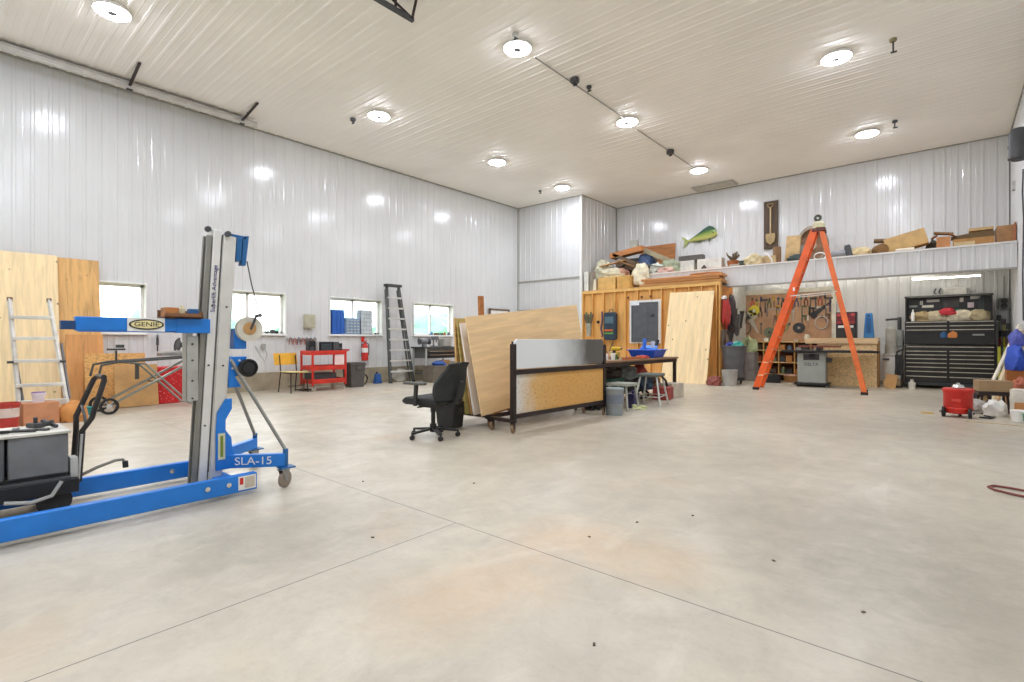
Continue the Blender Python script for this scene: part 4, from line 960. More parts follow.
def rrect(a0, a1, b0, b1, r, n=6):
    P = []
    for (cx, cy, s0) in ((a1-r, b0+r, -90), (a1-r, b1-r, 0), (a0+r, b1-r, 90), (a0+r, b0+r, 180)):
        for k in range(n+1):
            t_ = math.radians(s0 + 90*k/n); P.append((cx+r*math.cos(t_), cy+r*math.sin(t_)))
    return P
MB().prism(rrect(Y0+0.01, Y1-0.03, 0.79, 1.16, 0.07), 'x', -0.012, 0.02).build('upper_panel', pm, rk, 0.004)
MB().box(-0.03, -0.014, Y0, Y1, 1.08, 1.13).build('back_rail', K, rk)
m_, nt, b = sprayed('primed_strand_board', '#d6d9d5', '#d6ac6e', '#d6a35a', -0.75, 0.1, 'y')
b.inputs['Roughness'].default_value = 0.6
lk = b.inputs['Base Color'].links[0].from_socket
f_ = noise_tex(nt, coords(nt, (1, 9, 14)), 2.4, 5, 0.7)
nt.links.new(mixc(nt, ramp(nt, f_, [(0.5, 0.0), (0.68, 0.45)]), lk, '#8f5f2c'), b.inputs['Base Color'])
MB().box(-0.012, 0.012, Y0+0.03, Y1-0.03, 0.235, 0.72).build('lower_panel', m_, rk)

# dolly on the floor behind the rack
dl = T('floor_dolly', 'small black dolly on casters on the floor behind the painted rack', 'dolly', (-4.62, 7.35, 0), 10)
MB().box(-0.2, 0.2, -0.28, 0.28, 0.10, 0.135).build('deck', BLACK, dl, 0.006)
for xx in (-0.15, 0.15):
    for yy in (-0.22, 0.22): caster(dl, (xx, yy, 0), 0.036, BLACK, DGREY)

# ---------------------------------------------------------------- long work table
wt = T('work_table', 'long low work table with thin dark legs in front of the studs', 'table', (-4.72, 8.70, 0))
MB().box(-0.42, 0.42, -1.55, 1.62, 0.765, 0.80).build('tabletop', wood('#8a6a4c', 0.8, 'y', False), wt, 0.004)
MB().box(0.36, 0.40, -1.5, 1.58, 0.70, 0.765).box(-0.4, -0.36, -1.5, 1.58, 0.7, 0.765).build('apron', DARKSTEEL, wt, 0.003)
for xx in (-0.36, 0.36):
    for yy in (-1.45, 1.55):
        MB().box(xx-0.03, xx+0.03, yy-0.03, yy+0.03, 0.1, 0.765).build('leg', DARKSTEEL, wt, 0.004)
        caster(wt, (xx, yy, 0), 0.045, BLACK, DARKSTEEL)
MB().box(-0.38, 0.22, -0.95, 1.5, 0.17, 0.19).build('lower_shelf', DGREY, wt, 0.003)
def at_t(x, y, z=0.80): return (-4.72+x, 8.70+y, z)
tt = T('storage_tote', 'shallow blue plastic tote sitting on the long work table', 'tote', at_t(0.05, 0.95), 8)
m = MB()
m.hexa([(-0.22, -0.33, 0), (0.22, -0.33, 0), (0.22, 0.33, 0), (-0.22, 0.33, 0), (-0.27, -0.42, 0.15), (0.27, -0.42, 0.15), (0.27, 0.42, 0.15), (-0.27, 0.42, 0.15)])
m.build('tub', plain('#1f5ad0', 0.35, vary=0.1), tt, 0.01)
MB().box(-0.29, 0.29, -0.44, 0.44, 0.145, 0.16).build('rim', plain('#2f6be0', 0.35), tt, 0.004)
MB().cbox((0, 0.1, 0.19), (0.3, 0.36, 0.06), (8, 4, 10)).build('blue_sleeve', plain('#5f9be6', 0.4), tt, 0.01)
for k, (y_, c_, lb) in enumerate(((-0.15, '#3d76c8', 'blue roll standing in the blue tote'), (0.28, '#252a35', 'dark roll leaning in the blue tote'), (0.02, '#d3d7da', 'white roll in the blue tote'))):
    S('paper_roll', MB().cyl((0, 0, 0), (0.02, 0.06 if k == 1 else 0, 0.22 - k*0.03), 0.035), plain(c_, 0.5), lb, 'roll', at_t(0.04+k*0.05, 0.95+y_, 0.96), 0)
S('white_carton', MB().box(-0.16, 0.16, -0.22, 0.22, 0, 0.11), WHITE, 'low white carton at the near end of the work table', 'carton', at_t(0.05, -1.1), 5, bev=0.004)
S('white_cup', MB().lathe([(0.035, 0), (0.045, 0.12), (0.04, 0.12), (0.03, 0.01), (0, 0.01)]), WHITE, 'white cup beside the low white carton on the table', 'cup', at_t(0.2, -0.72))
dq = T('cordless_drill', 'yellow cordless drill standing on the work table before the tote', 'drill', at_t(0.05, -0.35), 60)
MB().cyl((-0.09, 0, 0.19), (0.08, 0, 0.19), 0.035).build('body', YELLOW, dq)
MB().bar((-0.03, 0, 0.17), (-0.05, 0, 0.04), 0.035, 0.05).build('grip', BLACK, dq, 0.006)
MB().box(-0.11, 0.03, -0.04, 0.04, 0, 0.05).build('battery', BLACK, dq, 0.006)
MB().cyl((0.08, 0, 0.19), (0.13, 0, 0.19), 0.022, 0.014).build('chuck', DGREY, dq)
S('yellow_case', MB().box(-0.08, 0.08, -0.1, 0.1, 0, 0.13).box(-0.02, 0.02, -0.05, 0.05, 0.13, 0.16), plain('#c9a83a', 0.5), 'small mustard case next to the yellow drill', 'case', at_t(-0.12, -0.1), 15, bev=0.01)
S('green_spool', MB().lathe([(0.06, 0), (0.06, 0.01), (0.03, 0.012), (0.03, 0.08), (0.06, 0.082), (0.06, 0.09), (0, 0.09)]), GREEN, 'green spool on the work table by the drill', 'spool', at_t(0.14, -0.52))
S('red_pouch', MB().blob((0, 0, 0), (0.2, 0.34, 0.06), 4, 0.2), plain('#b5402c', 0.8), 'flat red brown pouch on the table edge before the tote', 'pouch', at_t(0.28, 0.25))
S('orange_level', MB().box(-0.02, 0.02, -0.35, 0.35, 0, 0.045), plain('#b76a3a', 0.6), 'orange brown level lying along the table edge', 'level', at_t(0.35, -0.3), 2)
S('pink_rag', MB().blob((0, 0, 0), (0.22, 0.22, 0.12), 14, 0.3), plain('#b98a90', 0.9), 'crumpled pinkish rag behind the drill', 'rag', at_t(-0.25, 0.1))
# below and around the table
wheelie('grey_bin', (-4.60, 7.48, 0.0), 0.3, 0.3, 0.42, plain('#2e3b3a', 0.6), 'dark green bin on the floor under the near end of the table', 0, False)
bucket('pail', 'grey plastic bucket with lid on the floor in front of the table', (-3.93, 6.98, 0), 0.145, 0.40, plain('#8b9296', 0.5), plain('#97a3a3', 0.5), True, band=plain('#7b8492', 0.6))
sk = S('sack', MB().blob((0, 0, 0), (0.26, 0.34, 0.25), 12, 0.12), WHITE, 'small white sack on the dark green bin under the near table end', 'sack', (-4.58, 7.48, 0.421))
S('foot_stool', MB().box(-0.2, 0.2, -0.2, 0.2, 0.40, 0.44).bar((-0.17, -0.2, 0), (-0.15, -0.15, 0.4), 0.03, 0.03).bar((0.2, -0.2, 0), (0.15, -0.15, 0.4), 0.03, 0.03).bar((-0.2, 0.2, 0), (-0.15, 0.15, 0.4), 0.03, 0.03).bar((0.2, 0.2, 0), (0.15, 0.15, 0.4), 0.03, 0.03), plain('#a3a69b', 0.5), 'small pale low stool under the white sack', 'stool', (-4.14, 7.62, 0))
S('purple_jug', MB().box(-0.07, 0.07, -0.09, 0.09, 0, 0.24).cyl((0, 0, 0.24), (0, 0, 0.30), 0.03), plain('#3f3a66', 0.5), 'dark purple jug on the floor beneath the table', 'jug', (-4.10, 7.92, 0), bev=0.02)
S('green_crate', MB().box(-0.2, 0.2, -0.25, 0.25, 0, 0.26).box(-0.21, 0.21, -0.26, 0.26, 0.23, 0.27), plain('#2f5a4c', 0.6), 'dark green crate behind the purple jug', 'crate', (-4.75, 8.2, 0.191), bev=0.01)
S('black_case', MB().box(-0.2, 0.2, -0.28, 0.28, 0, 0.2), BLACK, 'black case on the lower shelf of the work table', 'case', (-4.76, 8.85, 0.191), 6, bev=0.015)
for k, (x, y, z, c_, lb, sz) in enumerate(((-4.72, 8.25, 0.462, '#4a4038', 'brown cloth bundle above the green crate', 0.34), (-4.74, 8.85, 0.393, '#8b8f8c', 'pale grey bundle on top of the black case', 0.4),
        (-4.74, 9.40, 0.191, '#3b4a5b', 'blue grey bundle on the lower shelf past the black case', 0.44), (-4.72, 9.85, 0.191, '#7a5b47', 'brown bundle at the far end of the lower shelf', 0.34), (-4.74, 9.40, 0.45, '#b0534a', 'red bundle on the blue grey bundle', 0.26))):
    S('cloth_bundle', MB().blob((0, 0, 0), (sz, sz*1.1, sz*0.7), 20+k, 0.35, 2.6), plain(c_, 0.9, vary=0.3), lb, 'bundle', (x, y, z))
S('red_carton', MB().box(-0.15, 0.15, -0.2, 0.2, 0, 0.24), plain('#9c3f3b', 0.6), 'dull red carton on the floor behind the stool', 'carton', (-4.25, 9.45, 0), 10, bev=0.004)
S('pale_carton', MB().box(-0.15, 0.15, -0.22, 0.22, 0, 0.28), plain('#c8bfae', 0.6), 'pale carton on the floor near the far table leg', 'carton', (-4.3, 9.95, 0), -8, bev=0.004)
S('hose_bundle', MB().tube([(0.05*math.cos(a*3.1), 0.15*math.cos(a), 0.12+0.1*math.sin(a)) for a in [i*0.35 for i in range(54)]], 0.012, 6), BLACK, 'tangle of black hose on the floor behind the stool', 'hose', (-4.40, 8.9, 0.02))
# stool
sl = T('work_stool', 'metal work stool with dark round edged seat and white splayed legs', 'stool', (-4.02, 8.45, 0), 10)
MB().prism(rrect(-0.19, 0.19, -0.24, 0.24, 0.06), 'z', 0.51, 0.56).build('seat', plain('#5b5f58', 0.6), sl, 0.01)
for xx in (-1, 1):
    for yy in (-1, 1): MB().tube([(xx*0.23, yy*0.28, 0.0), (xx*0.14, yy*0.18, 0.52)], 0.017).build('leg', plain('#c9cac2', 0.4, 0.2), sl)
for z in (0.17,):
    MB().tube([(-0.2, -0.25, z), (0.2, -0.25, z), (0.2, 0.25, z), (-0.2, 0.25, z)], 0.012, closed=True).build('foot_ring', plain('#c9cac2', 0.4, 0.2), sl)
MB().tube([(0.15, 0.15, 0.5), (0.2, 0.22, 0.42), (0.21, 0.26, 0.32)], 0.02).build('lever', BLACK, sl)
S('pale_rag', MB().blob((0, 0, 0), (0.28, 0.16, 0.06), 3, 0.4), plain('#d4d8a8', 0.9), 'pale yellowish rag on the floor by the stool', 'rag', (-3.95, 7.86, 0))

# ---------------------------------------------------------------- in front of the stud wall
o = S('plywood_sheet', MB().box(-0.60, 0.60, -0.009, 0.009, 0, 2.6), PLYL, 'tall knotty pale plywood sheet leaning on the stud wall beside the grey cabinet', 'plywood sheet', (-5.38, 13.20, 0.0), 0, None, 0.002, (-17.0, 0, 5))
eb = T('electric_cabinet', 'flat dark grey steel cabinet door in a white frame on the stud wall', 'cabinet', (-6.90, YC-0.001, 1.05))
MB().box(-0.50, 0.50, -0.03, 0, 0, 1.29).build('surround', WHITE, eb, 0.003)
d_ = MB().box(-0.42, 0.42, -0.08, -0.03, 0.04, 1.22).build('cabinet_door', plain('#5c5f64', 0.4, 0.3), eb, 0.006)
m = MB().box(-0.40, 0.40, -0.083, -0.08, 0.14, 0.145).box(-0.40, 0.40, -0.083, -0.08, 1.17, 1.175).box(-0.38, -0.375, -0.083, -0.08, 0.05, 1.2).box(0.12, 0.125, -0.083, -0.08, 0.2, 1.1)
m.build('seam', BLACK, d_)
MB().box(0.22, 0.32, -0.10, -0.08, 0.78, 0.86).build('handle', BLACKG, d_, 0.006)
MB().box(-0.42, -0.16, -0.084, -0.08, 1.14, 1.24).build('tag_plate', plain('#dfe6ea', 0.4), d_)
for k, x in enumerate((-7.45, -7.0, -6.72)):
    S('wall_hook', MB().box(-0.02, 0.02, -0.05, 0, -0.02, 0.05).cyl((0, -0.05, 0.0), (0, -0.09, 0.03), 0.01), RUST, ('small rusty hook left of the grey cabinet top', 'first small rusty hook above the grey cabinet', 'second small rusty hook above the grey cabinet')[k], 'hook', (x, YC, 2.42), group='hooks above the grey cabinet')
bp_ = T('hanging_tool_bag', 'dark hanging tool bag with blue top and orange and green stripes', 'bag', (-8.02, YC-0.005, 1.15))
MB().prism(rrect(-0.20, 0.20, 0.0, 0.86, 0.07), 'y', -0.16, 0).build('body', plain('#2f4150', 0.7, vary=0.3), bp_, 0.02)
MB().box(-0.15, 0.15, -0.185, -0.16, 0.50, 0.72).build('pocket', plain('#53707c', 0.6), bp_, 0.01)
MB().box(-0.17, 0.13, -0.18, -0.16, 0.27, 0.33).build('orange_stripe', plain('#c9662f', 0.6), bp_)
MB().box(-0.16, 0.14, -0.18, -0.16, 0.18, 0.235).build('green_stripe', plain('#5f9a4a', 0.6), bp_)
MB().tube([(-0.08, -0.05, 0.85), (-0.05, -0.04, 0.95), (0.05, -0.04, 0.95), (0.08, -0.05, 0.85)], 0.014).build('strap', DGREY, bp_)
S('hanging_strap', MB().tube([(0, -0.03, 0), (0.02, -0.05, -0.3), (-0.03, -0.04, -0.55), (0.03, -0.05, -0.75), (0.0, -0.04, -0.8)], 0.028), plain('#6b5470', 0.8), 'dull purple strap hanging beside the dark tool bag', 'strap', (-8.36, YC, 2.05))
S('wall_peg', MB().lathe([(0.045, -0.05), (0.05, -0.02), (0.03, 0)], (0, 0, 0), 14, 'y'), BLACK, 'small black knob fixed on a stud left of the purple strap', 'knob', (-8.50, YC, 1.72))
S('canvas_sling', MB().tube([(0, -0.04, 0), (0.12, -0.08, -0.35), (0.3, -0.08, -0.42), (0.42, -0.05, -0.1)], 0.03), plain('#8d7346', 0.8), 'tan sling hanging from a nail below the dark tool bag', 'sling', (-8.38, YC, 1.18))
ga = T('glove_drying_post', 'pair of grey green work gloves standing fingers up behind the painted rack', 'gloves', (-8.83, YC-0.06, 1.28))
MB().cyl((0, 0, 0), (0, 0, 0.4), 0.06, 0.09).build('cuff', plain('#aeb0a0', 0.8), ga)
for i, dx in enumerate((-0.16, -0.08, 0.0, 0.09, 0.17)): MB().tube([(dx*0.3, 0, 0.35), (dx*0.8, -0.02, 0.58), (dx, -0.01, 0.70+0.06*(i % 2))], 0.03).build('finger', plain('#5c6b4d' if i % 2 else '#6c5a4c', 0.8), ga)

# ---------------------------------------------------------------- side of the stud room: hanging gear, bins
gx = SX1
def hang(name, mb, mat, lab, cat, y, z): return S(name, mb, mat, lab, cat, (gx+0.0, y, z), group='gear hanging on the side of the stud room')
hang('red_jacket', MB().blob((0.11, 0, 0.32), (0.2, 0.38, 0.68), 3, 0.28, 1.8, flat=False), plain('#b23a34', 0.8, vary=0.25), 'red jacket hanging on the side of the stud room', 'jacket', 14.25, 1.55)
hang('dark_jacket', MB().blob((0.11, 0, 0.42), (0.2, 0.42, 0.86), 5, 0.3, 1.8, flat=False), plain('#3a3134', 0.9, vary=0.3), 'dark jacket hanging behind the red one', 'jacket', 14.65, 1.5)
hang('baseball_hat', MB().blob((0.07, 0, 0), (0.14, 0.16, 0.1), 2, 0.1), WHITE, 'white cap hanging above the red jacket', 'cap', 14.2, 2.25)
for k, (y_, z, c_, lb) in enumerate(((14.45, 0.95, '#5c544c', 'grey brown coiled cord below the jackets'), (14.95, 1.5, '#4b4a49', 'dark grey coiled cord above the big grey bin'), (15.35, 1.35, '#6b6560', 'grey coiled cord next to the back wall'))):
    hang('coiled_cord', MB().tube([(0.06+0.02*math.sin(a*2.3), 0.15*math.cos(a), 0.3+0.27*math.sin(a)) for a in [i*0.35 for i in range(56)]], 0.014, 6), plain(c_, 0.7), lb, 'cord', y_, z-0.1)
for k, (y_, z, L_, c_, lb) in enumerate(((14.18, 1.15, 0.55, '#6e6155', 'brown grey strap bundle below the red jacket'), (14.42, 1.9, 0.5, '#4a3f55', 'dark purple strap bundle between the jackets'), (14.85, 1.15, 0.5, '#3c3835', 'black strap bundle below the dark jacket'), (14.98, 1.95, 0.6, '#85796b', 'tan strap bundle past the dark jacket'), (15.15, 1.7, 0.7, '#463c38', 'dark brown strap bundle near the pale side panel'), (15.5, 1.6, 0.6, '#5b5a5c', 'grey strap bundle on the pale side panel'), (15.8, 1.75, 0.5, '#302d2c', 'black strap bundle nearest the pegboard'))):
    m = MB()
    for q in range(4): m.tube([(0.03+0.02*q, -0.05+0.03*q, L_*0.5), (0.05+0.01*q, -0.08+0.05*q, 0.1*q-0.1), (0.04, 0.02*q-0.03, -L_*0.5+0.06*q)], 0.022, 6)
    m.cyl((0, 0, L_*0.45), (0.1, 0, L_*0.45), 0.012)
    hang('strap_bundle', m, plain(c_, 0.8), lb, 'straps', y_, z)
for k, (y_, z, L_, c_, lb) in enumerate(((14.35, 0.5, 1.0, '#7b5d44', 'brown wooden stake leaning on the side of the stud room'), (14.52, 0.2, 1.2, '#a89a86', 'pale pole leaning beside the brown stake'))):
    S('leaning_stake', MB().bar((0.12, 0, 0), (0.03, 0.04, L_+z), 0.035, 0.035), plain(c_, 0.7), lb, 'stake', (gx, y_, 0.0))
S('rag_heap', MB().blob((0, 0, 0), (0.34, 0.3, 0.22), 15, 0.3), plain('#8d4f44', 0.8), 'reddish rag heap on the floor at the foot of the leaning plywood', 'rags', (-4.55, 13.15, 0))
gb = T('rubbish_bin', 'large round dark grey bin near the end of the stud room', 'bin', (-4.32, 13.95, 0.18))
MB().lathe([(0.0, 0), (0.24, 0.0), (0.30, 0.78), (0.33, 0.78), (0.33, 0.82), (0.29, 0.82), (0.27, 0.6)], n=32, cap=False).build('body', plain('#5b5a5c', 0.55), gb)
MB().lathe([(0.285, 0.72), (0, 0.72)], n=32, cap=False).build('bin_liner', plain('#77797a', 0.4), gb)
bd = T('bin_dolly', 'round black dolly under the large grey bin', 'dolly', (-4.32, 13.95, 0))
MB().lathe([(0.26, 0.1), (0.26, 0.16), (0.25, 0.18), (0, 0.18)], n=28).build('plate', BLACK, bd)
for a in range(4): caster(bd, (0.18*math.cos(a*1.57+0.7), 0.18*math.sin(a*1.57+0.7), 0), 0.04, BLACK, DGREY)
for k, (dx, dy, c_, lb) in enumerate(((-0.1, 0.0, '#3a3f8c', 'blue wrapper poking out of the large grey bin'), (0.1, -0.05, '#3b9d8c', 'teal wrapper poking out of the large grey bin'), (0.0, 0.1, '#d8d9c8', 'white paper poking out of the large grey bin'))):
    S('litter', MB().blob((0, 0, 0), (0.26, 0.24, 0.2), 30+k, 0.4), plain(c_, 0.6), lb, 'litter', (-4.32+dx, 13.95+dy, 0.90))
bucket('steel_pail', 'pale grey bucket on the floor in front of the large grey bin', (-4.22, 13.30, 0), 0.19, 0.40, plain('#a5a39c', 0.45), None, True)
S('black_tool_box', MB().box(-0.25, 0.25, -0.15, 0.15, 0, 0.22).tube([(-0.1, 0, 0.22), (-0.1, 0, 0.27), (0.1, 0, 0.27), (0.1, 0, 0.22)], 0.012), BLACK, 'black tool box on the floor between the grey bin and the shelves', 'tool box', (-3.72, 15.05, 0), 10, bev=0.01)
gs_ = S('grey_cabinet_box', MB().box(-0.2, 0.2, -0.2, 0.2, 0.25, 0.80).box(-0.22, 0.22, -0.22, 0.22, 0.0, 0.25), plain('#8f8b86', 0.6), 'grey metal stand behind the large bin by the shelves', 'stand', (-4.40, 15.55, 0), bev=0.01)
S('green_plant_bag', MB().blob((0, 0, 0), (0.4, 0.3, 0.4), 41, 0.35), plain('#a9b487', 0.8, vary=0.3), 'pale green bag on the grey metal stand', 'bag', (-4.40, 15.55, 0.80))
# ---------------------------------------------------------------- big orange stepladder
ol = T('orange_stepladder', 'tall orange fiberglass stepladder standing open before the loft', 'ladder', (-2.42, 13.1, 0), 6)
ZT = 3.58
def rails(x0, x1, w0, w1, name, mat, dx, dy):
    for s_ in (-1, 1): MB().bar((x0, s_*w0, 0.03), (x1, s_*w1, ZT), dx, dy, up=(0, 1, 0)).build(name, mat, ol, 0.003)
rails(-1.05, 0.10, 0.33, 0.18, 'front_rail', ORANGE, 0.14, 0.05)
rails(1.02, 0.24, 0.33, 0.17, 'rear_rail', plain('#ea7438', 0.45), 0.095, 0.035)
for i in range(11):
    z = 0.33 + i*0.293; f = z/ZT; xx = -1.05 + 1.15*f; w = 0.36 - 0.17*f
    MB().box(xx-0.05, xx+0.05, -w, w, z, z+0.025).box(xx-0.055, xx-0.045, -w, w, z-0.02, z+0.03).build('step', plain('#e9c9a2', 0.4, 0.2), ol, 0.003)
for i in range(6):
    z = 0.5 + i*0.5; f = z/ZT; xx = 1.02 - 0.78*f; w = 0.33 - 0.16*f
    MB().box(xx-0.015, xx+0.015, -w, w, z, z+0.04).build('rear_brace', plain('#d6d2c6', 0.4, 0.3), ol, 0.003)
m = MB()
for s_ in (-1, 1): m.bar((-0.36, s_*0.27, 2.14), (0.53, s_*0.26, 2.20), 0.02, 0.035, up=(0, 1, 0))
m.build('spreader', plain('#deddd2', 0.4), ol)
MB().prism(rrect(0.05, 0.32, -0.23, 0.23, 0.04), 'z', ZT-0.03, ZT+0.04).build('top_cap', plain('#6b3a34', 0.5), ol, 0.01)
for x_, w in ((-1.05, 0.36), (1.02, 0.33)):
    for s_ in (-1, 1): MB().cbox((x_, s_*w, 0.03), (0.13, 0.07, 0.06)).build('foot', RUBBER, ol, 0.006)
MB().box(-0.30, -0.26, -0.295, -0.288, 2.25, 2.33).build('warning_label', WHITE, ol)
S('sun_hat', MB().lathe([(0.13, 0), (0.125, 0.04), (0.12, 0.12), (0.07, 0.17), (0, 0.185)]).cbox((0, -0.15, 0.01), (0.18, 0.16, 0.012)), plain('#d6cfae', 0.8), 'cream cap resting on the top of the orange ladder', 'cap', (-2.24, 13.10, ZT+0.042), 20)
S('tape_roll', MB().lathe([(0.03, -0.03), (0.075, -0.03), (0.075, 0.03), (0.03, 0.03)], (0, 0, 0.075), 20, 'y', cap=False), plain('#4d5240', 0.6), 'dark green roll balanced upright on top of the cream cap', 'tape roll', (-2.26, 13.12, ZT+0.225), 20)

# ---------------------------------------------------------------- pegboard bay
pb = T('pegboard', 'brown pegboard panel in a pale frame under the loft', 'pegboard', (-3.60, YB-0.045, 1.08))
PX0, PX1, PZ = -1.14, 1.12, 1.42
MB().box(PX0, PX1, -0.012, 0, 0, PZ).build('panel', plain('#b38d6c', 0.8, vary=0.1), pb)
MB().box(PX0-0.16, PX0, -0.06, 0, -1.06, PZ+0.12).box(PX1, PX1+0.12, -0.06, 0, -1.06, PZ+0.12).box(PX0, PX1, -0.06, 0, PZ, PZ+0.12).build('frame', plain('#c9c5b4', 0.6), pb, 0.004)
PY = YB - 0.058
def peg_tool(kind, mats):
    a, b = mats; t = []
    if kind == 'hammer': return [('handle', MB().cyl((0, -0.03, -0.30), (0, -0.03, 0), 0.014, 0.011), a), ('head', MB().box(-0.07, 0.05, -0.05, -0.012, -0.02, 0.03).bar((-0.07, -0.03, 0.005), (-0.11, -0.03, -0.02), 0.02, 0.01), b)]
    if kind == 'pliers': return [('grips', MB().tube([(0, -0.02, 0), (-0.035, -0.02, -0.07), (-0.03, -0.02, -0.17)], 0.011, 6).tube([(0, -0.02, 0), (0.035, -0.02, -0.07), (0.03, -0.02, -0.17)], 0.011, 6), a), ('jaws', MB().prism([(-0.025, 0), (0.025, 0), (0.012, 0.07), (-0.012, 0.07)], 'y', -0.03, -0.012), b)]
    if kind == 'screwdriver': return [('grip', MB().cyl((0, -0.03, 0.0), (0, -0.03, 0.11), 0.018), a), ('blade', MB().cyl((0, -0.03, -0.15), (0, -0.03, 0), 0.006), b)]
    if kind == 'wrench': return [('shank', MB().box(-0.012, 0.012, -0.025, -0.012, -0.22, 0), b), ('jaw', MB().lathe([(0, -0.028), (0.032, -0.028), (0.032, -0.012), (0, -0.012)], (0, 0, 0.02), 12, 'y'), b)]
    if kind == 'square': return [('blade', MB().box(0, 0.32, -0.02, -0.012, -0.03, 0.0), b), ('stock', MB().box(-0.03, 0.0, -0.03, -0.012, -0.18, 0.02), a)]
    if kind == 'disc': return [('plate', MB().lathe([(0.05, -0.03), (0.12, -0.03), (0.12, -0.012), (0.05, -0.012)], (0, 0, -0.1), 20, 'y', cap=False).lathe([(0.0, -0.02), (0.055, -0.02)], (0, 0, -0.1), 20, 'y', cap=False), a), ('hub', MB().lathe([(0, -0.04), (0.03, -0.04), (0.03, -0.012)], (0, 0, -0.1), 12, 'y'), b)]
    if kind == 'coil': return [('loops', MB().tube([(0.12*math.cos(i*0.5), -0.03-0.01*math.sin(i*1.3), -0.15+0.14*math.sin(i*0.5)) for i in range(40)], 0.011, 6), a), ('tie', MB().box(-0.015, 0.015, -0.05, -0.012, -0.03, 0.03), b)]
    if kind == 'saw': return [('blade', MB().prism([(0, -0.02), (0.38, 0.03), (0.38, 0.06), (0, 0.09)], 'y', -0.02, -0.014), b), ('grip', MB().prism(rrect(-0.1, 0.01, -0.04, 0.1, 0.03), 'y', -0.03, -0.012), a)]
    if kind == 'clamp': return [('bar', MB().box(-0.01, 0.01, -0.03, -0.012, -0.36, 0.04), b), ('fixed_jaw', MB().box(-0.01, 0.09, -0.04, -0.012, 0.0, 0.035), a), ('sliding_jaw', MB().box(-0.01, 0.09, -0.04, -0.012, -0.22, -0.18).cyl((0.06, -0.028, -0.30), (0.06, -0.028, -0.2), 0.012), a)]
def hang_tool(kind, x, z, ca, cb, lab, rot=0, y=PY, grp='tools on the pegboard'):
    t = T(kind if kind not in ('disc', 'coil') else {'disc': 'saw_disc', 'coil': 'cord_coil'}[kind], lab, {'disc': 'saw disc', 'coil': 'cord'}.get(kind, kind), (x, y, z), 0, grp)
    t.rotation_euler = (0, R(rot), 0); t.scale = (1.3, 1.0, 1.25)
    for nme, mb, mat in peg_tool(kind, (plain(ca, 0.5), plain(cb, 0.4))): mb.build(nme, mat, t)
    return t
top = [('pliers', '#c2372e', 'red'), ('pliers', '#d0b02c', 'yellow'), ('screwdriver', '#2c2f55', 'dark blue'), ('hammer', '#3a3a3a', 'black'), ('pliers', '#3a5d3c', 'dark green'), ('screwdriver', '#caa733', 'mustard'), ('wrench', '#55504c', 'grey'), ('pliers', '#2a2a2a', 'black'), ('hammer', '#7a5232', 'brown'),
       ('wrench', '#464e50', 'blue grey'), ('pliers', '#23406b', 'navy'), ('screwdriver', '#1f6d66', 'teal'), ('pliers', '#6b2f2b', 'maroon'), ('clamp', '#303030', 'black'), ('wrench', '#6a6a66', 'light grey'), ('pliers', '#a23a2f', 'brick red'), ('screwdriver', '#202020', 'black'), ('hammer', '#2f3e66', 'indigo')]
for i, (k, c_, nme) in enumerate(top):
    x = -4.52 + i*0.118; z = 2.33 - (0.03 if i % 3 else 0.0)
    hang_tool(k, x, z, c_, '#4a4643', '%s handled %s in the top row of the pegboard%s' % (nme, k, {8: ', beside the brown wood', 13: ', a long bar clamp'}.get(i, '') if True else ''), (i*13) % 9 - 4)
for (k, x, z, ca, cb, lb, r_) in (('disc', -4.47, 2.16, '#d8c93e', '#e6e2c8', 'yellow round disc at the upper corner of the pegboard', 0), ('disc', -4.55, 2.02, '#c7c2a0', '#26221f', 'pale ring disc below the yellow one on the pegboard', 0), ('coil', -4.80, 2.05, '#3c3533', '#222222', 'black coiled cord hanging on the frame of the pegboard', 0),
        ('saw', -4.62, 1.78, '#efeee6', '#b9b6a8', 'white handled saw hanging at the edge of the pegboard', 65), ('square', -4.1, 2.06, '#7a6e63', '#8f8a84', 'grey square hanging in the middle row of the pegboard', 0), ('pliers', -4.3, 2.05, '#2b2b2b', '#333333', 'small black pliers under the mustard screwdriver', 0),
        ('clamp', -3.86, 2.12, '#c08a24', '#7a5c33', 'brass coloured bar clamp in the middle of the pegboard', 0), ('screwdriver', -3.92, 1.75, '#7a5b54', '#4d4d4d', 'brown gripped screwdriver low on the pegboard', 10), ('hammer', -3.62, 1.78, '#b0332a', '#444444', 'red handled hammer hanging alone below the middle', 12),
        ('square', -3.0, 2.08, '#3c4a34', '#e2dfce', 'pale bladed square hanging below the top row', 0), ('clamp', -3.2, 2.08, '#4c5c3c', '#55605a', 'dark green clamp beside the pale bladed square', 0), ('saw', -2.85, 1.85, '#1d1d1d', '#2b2b2b', 'black saw hanging slantwise near the end of the pegboard', -38),
        ('disc', -3.28, 1.62, '#2a2a2b', '#8f8f8c', 'black round disc low on the pegboard', 0), ('pliers', -3.55, 1.58, '#59813f', '#49443f', 'green handled pliers low on the pegboard', 40), ('coil', -2.72, 1.82, '#b7b3ab', '#8f8b84', 'pale coiled cord at the far end of the pegboard', 0),
        ('wrench', -3.42, 1.95, '#8f8d86', '#a5a196', 'pale grey wrench in the middle of the pegboard', 0), ('screwdriver', -3.05, 1.7, '#d8d4c4', '#8a867c', 'white gripped screwdriver low on the pegboard', 0), ('clamp', -2.62, 2.1, '#5d4a3f', '#6e6258', 'brown clamp beside the frame of the pegboard', 0),
        ('coil', -4.72, 1.70, '#5b544e', '#3a3836', 'brown grey coiled cord low on the pegboard frame', 0), ('wrench', -4.28, 1.6, '#5b5148', '#6a5c4f', 'dark wrench low on the pegboard by the corner', 0), ('disc', -4.05, 1.5, '#6d7358', '#3c3c35', 'olive disc just above the shelf unit', 0)):
    hang_tool(k, x, z, ca, cb, lb, r_)

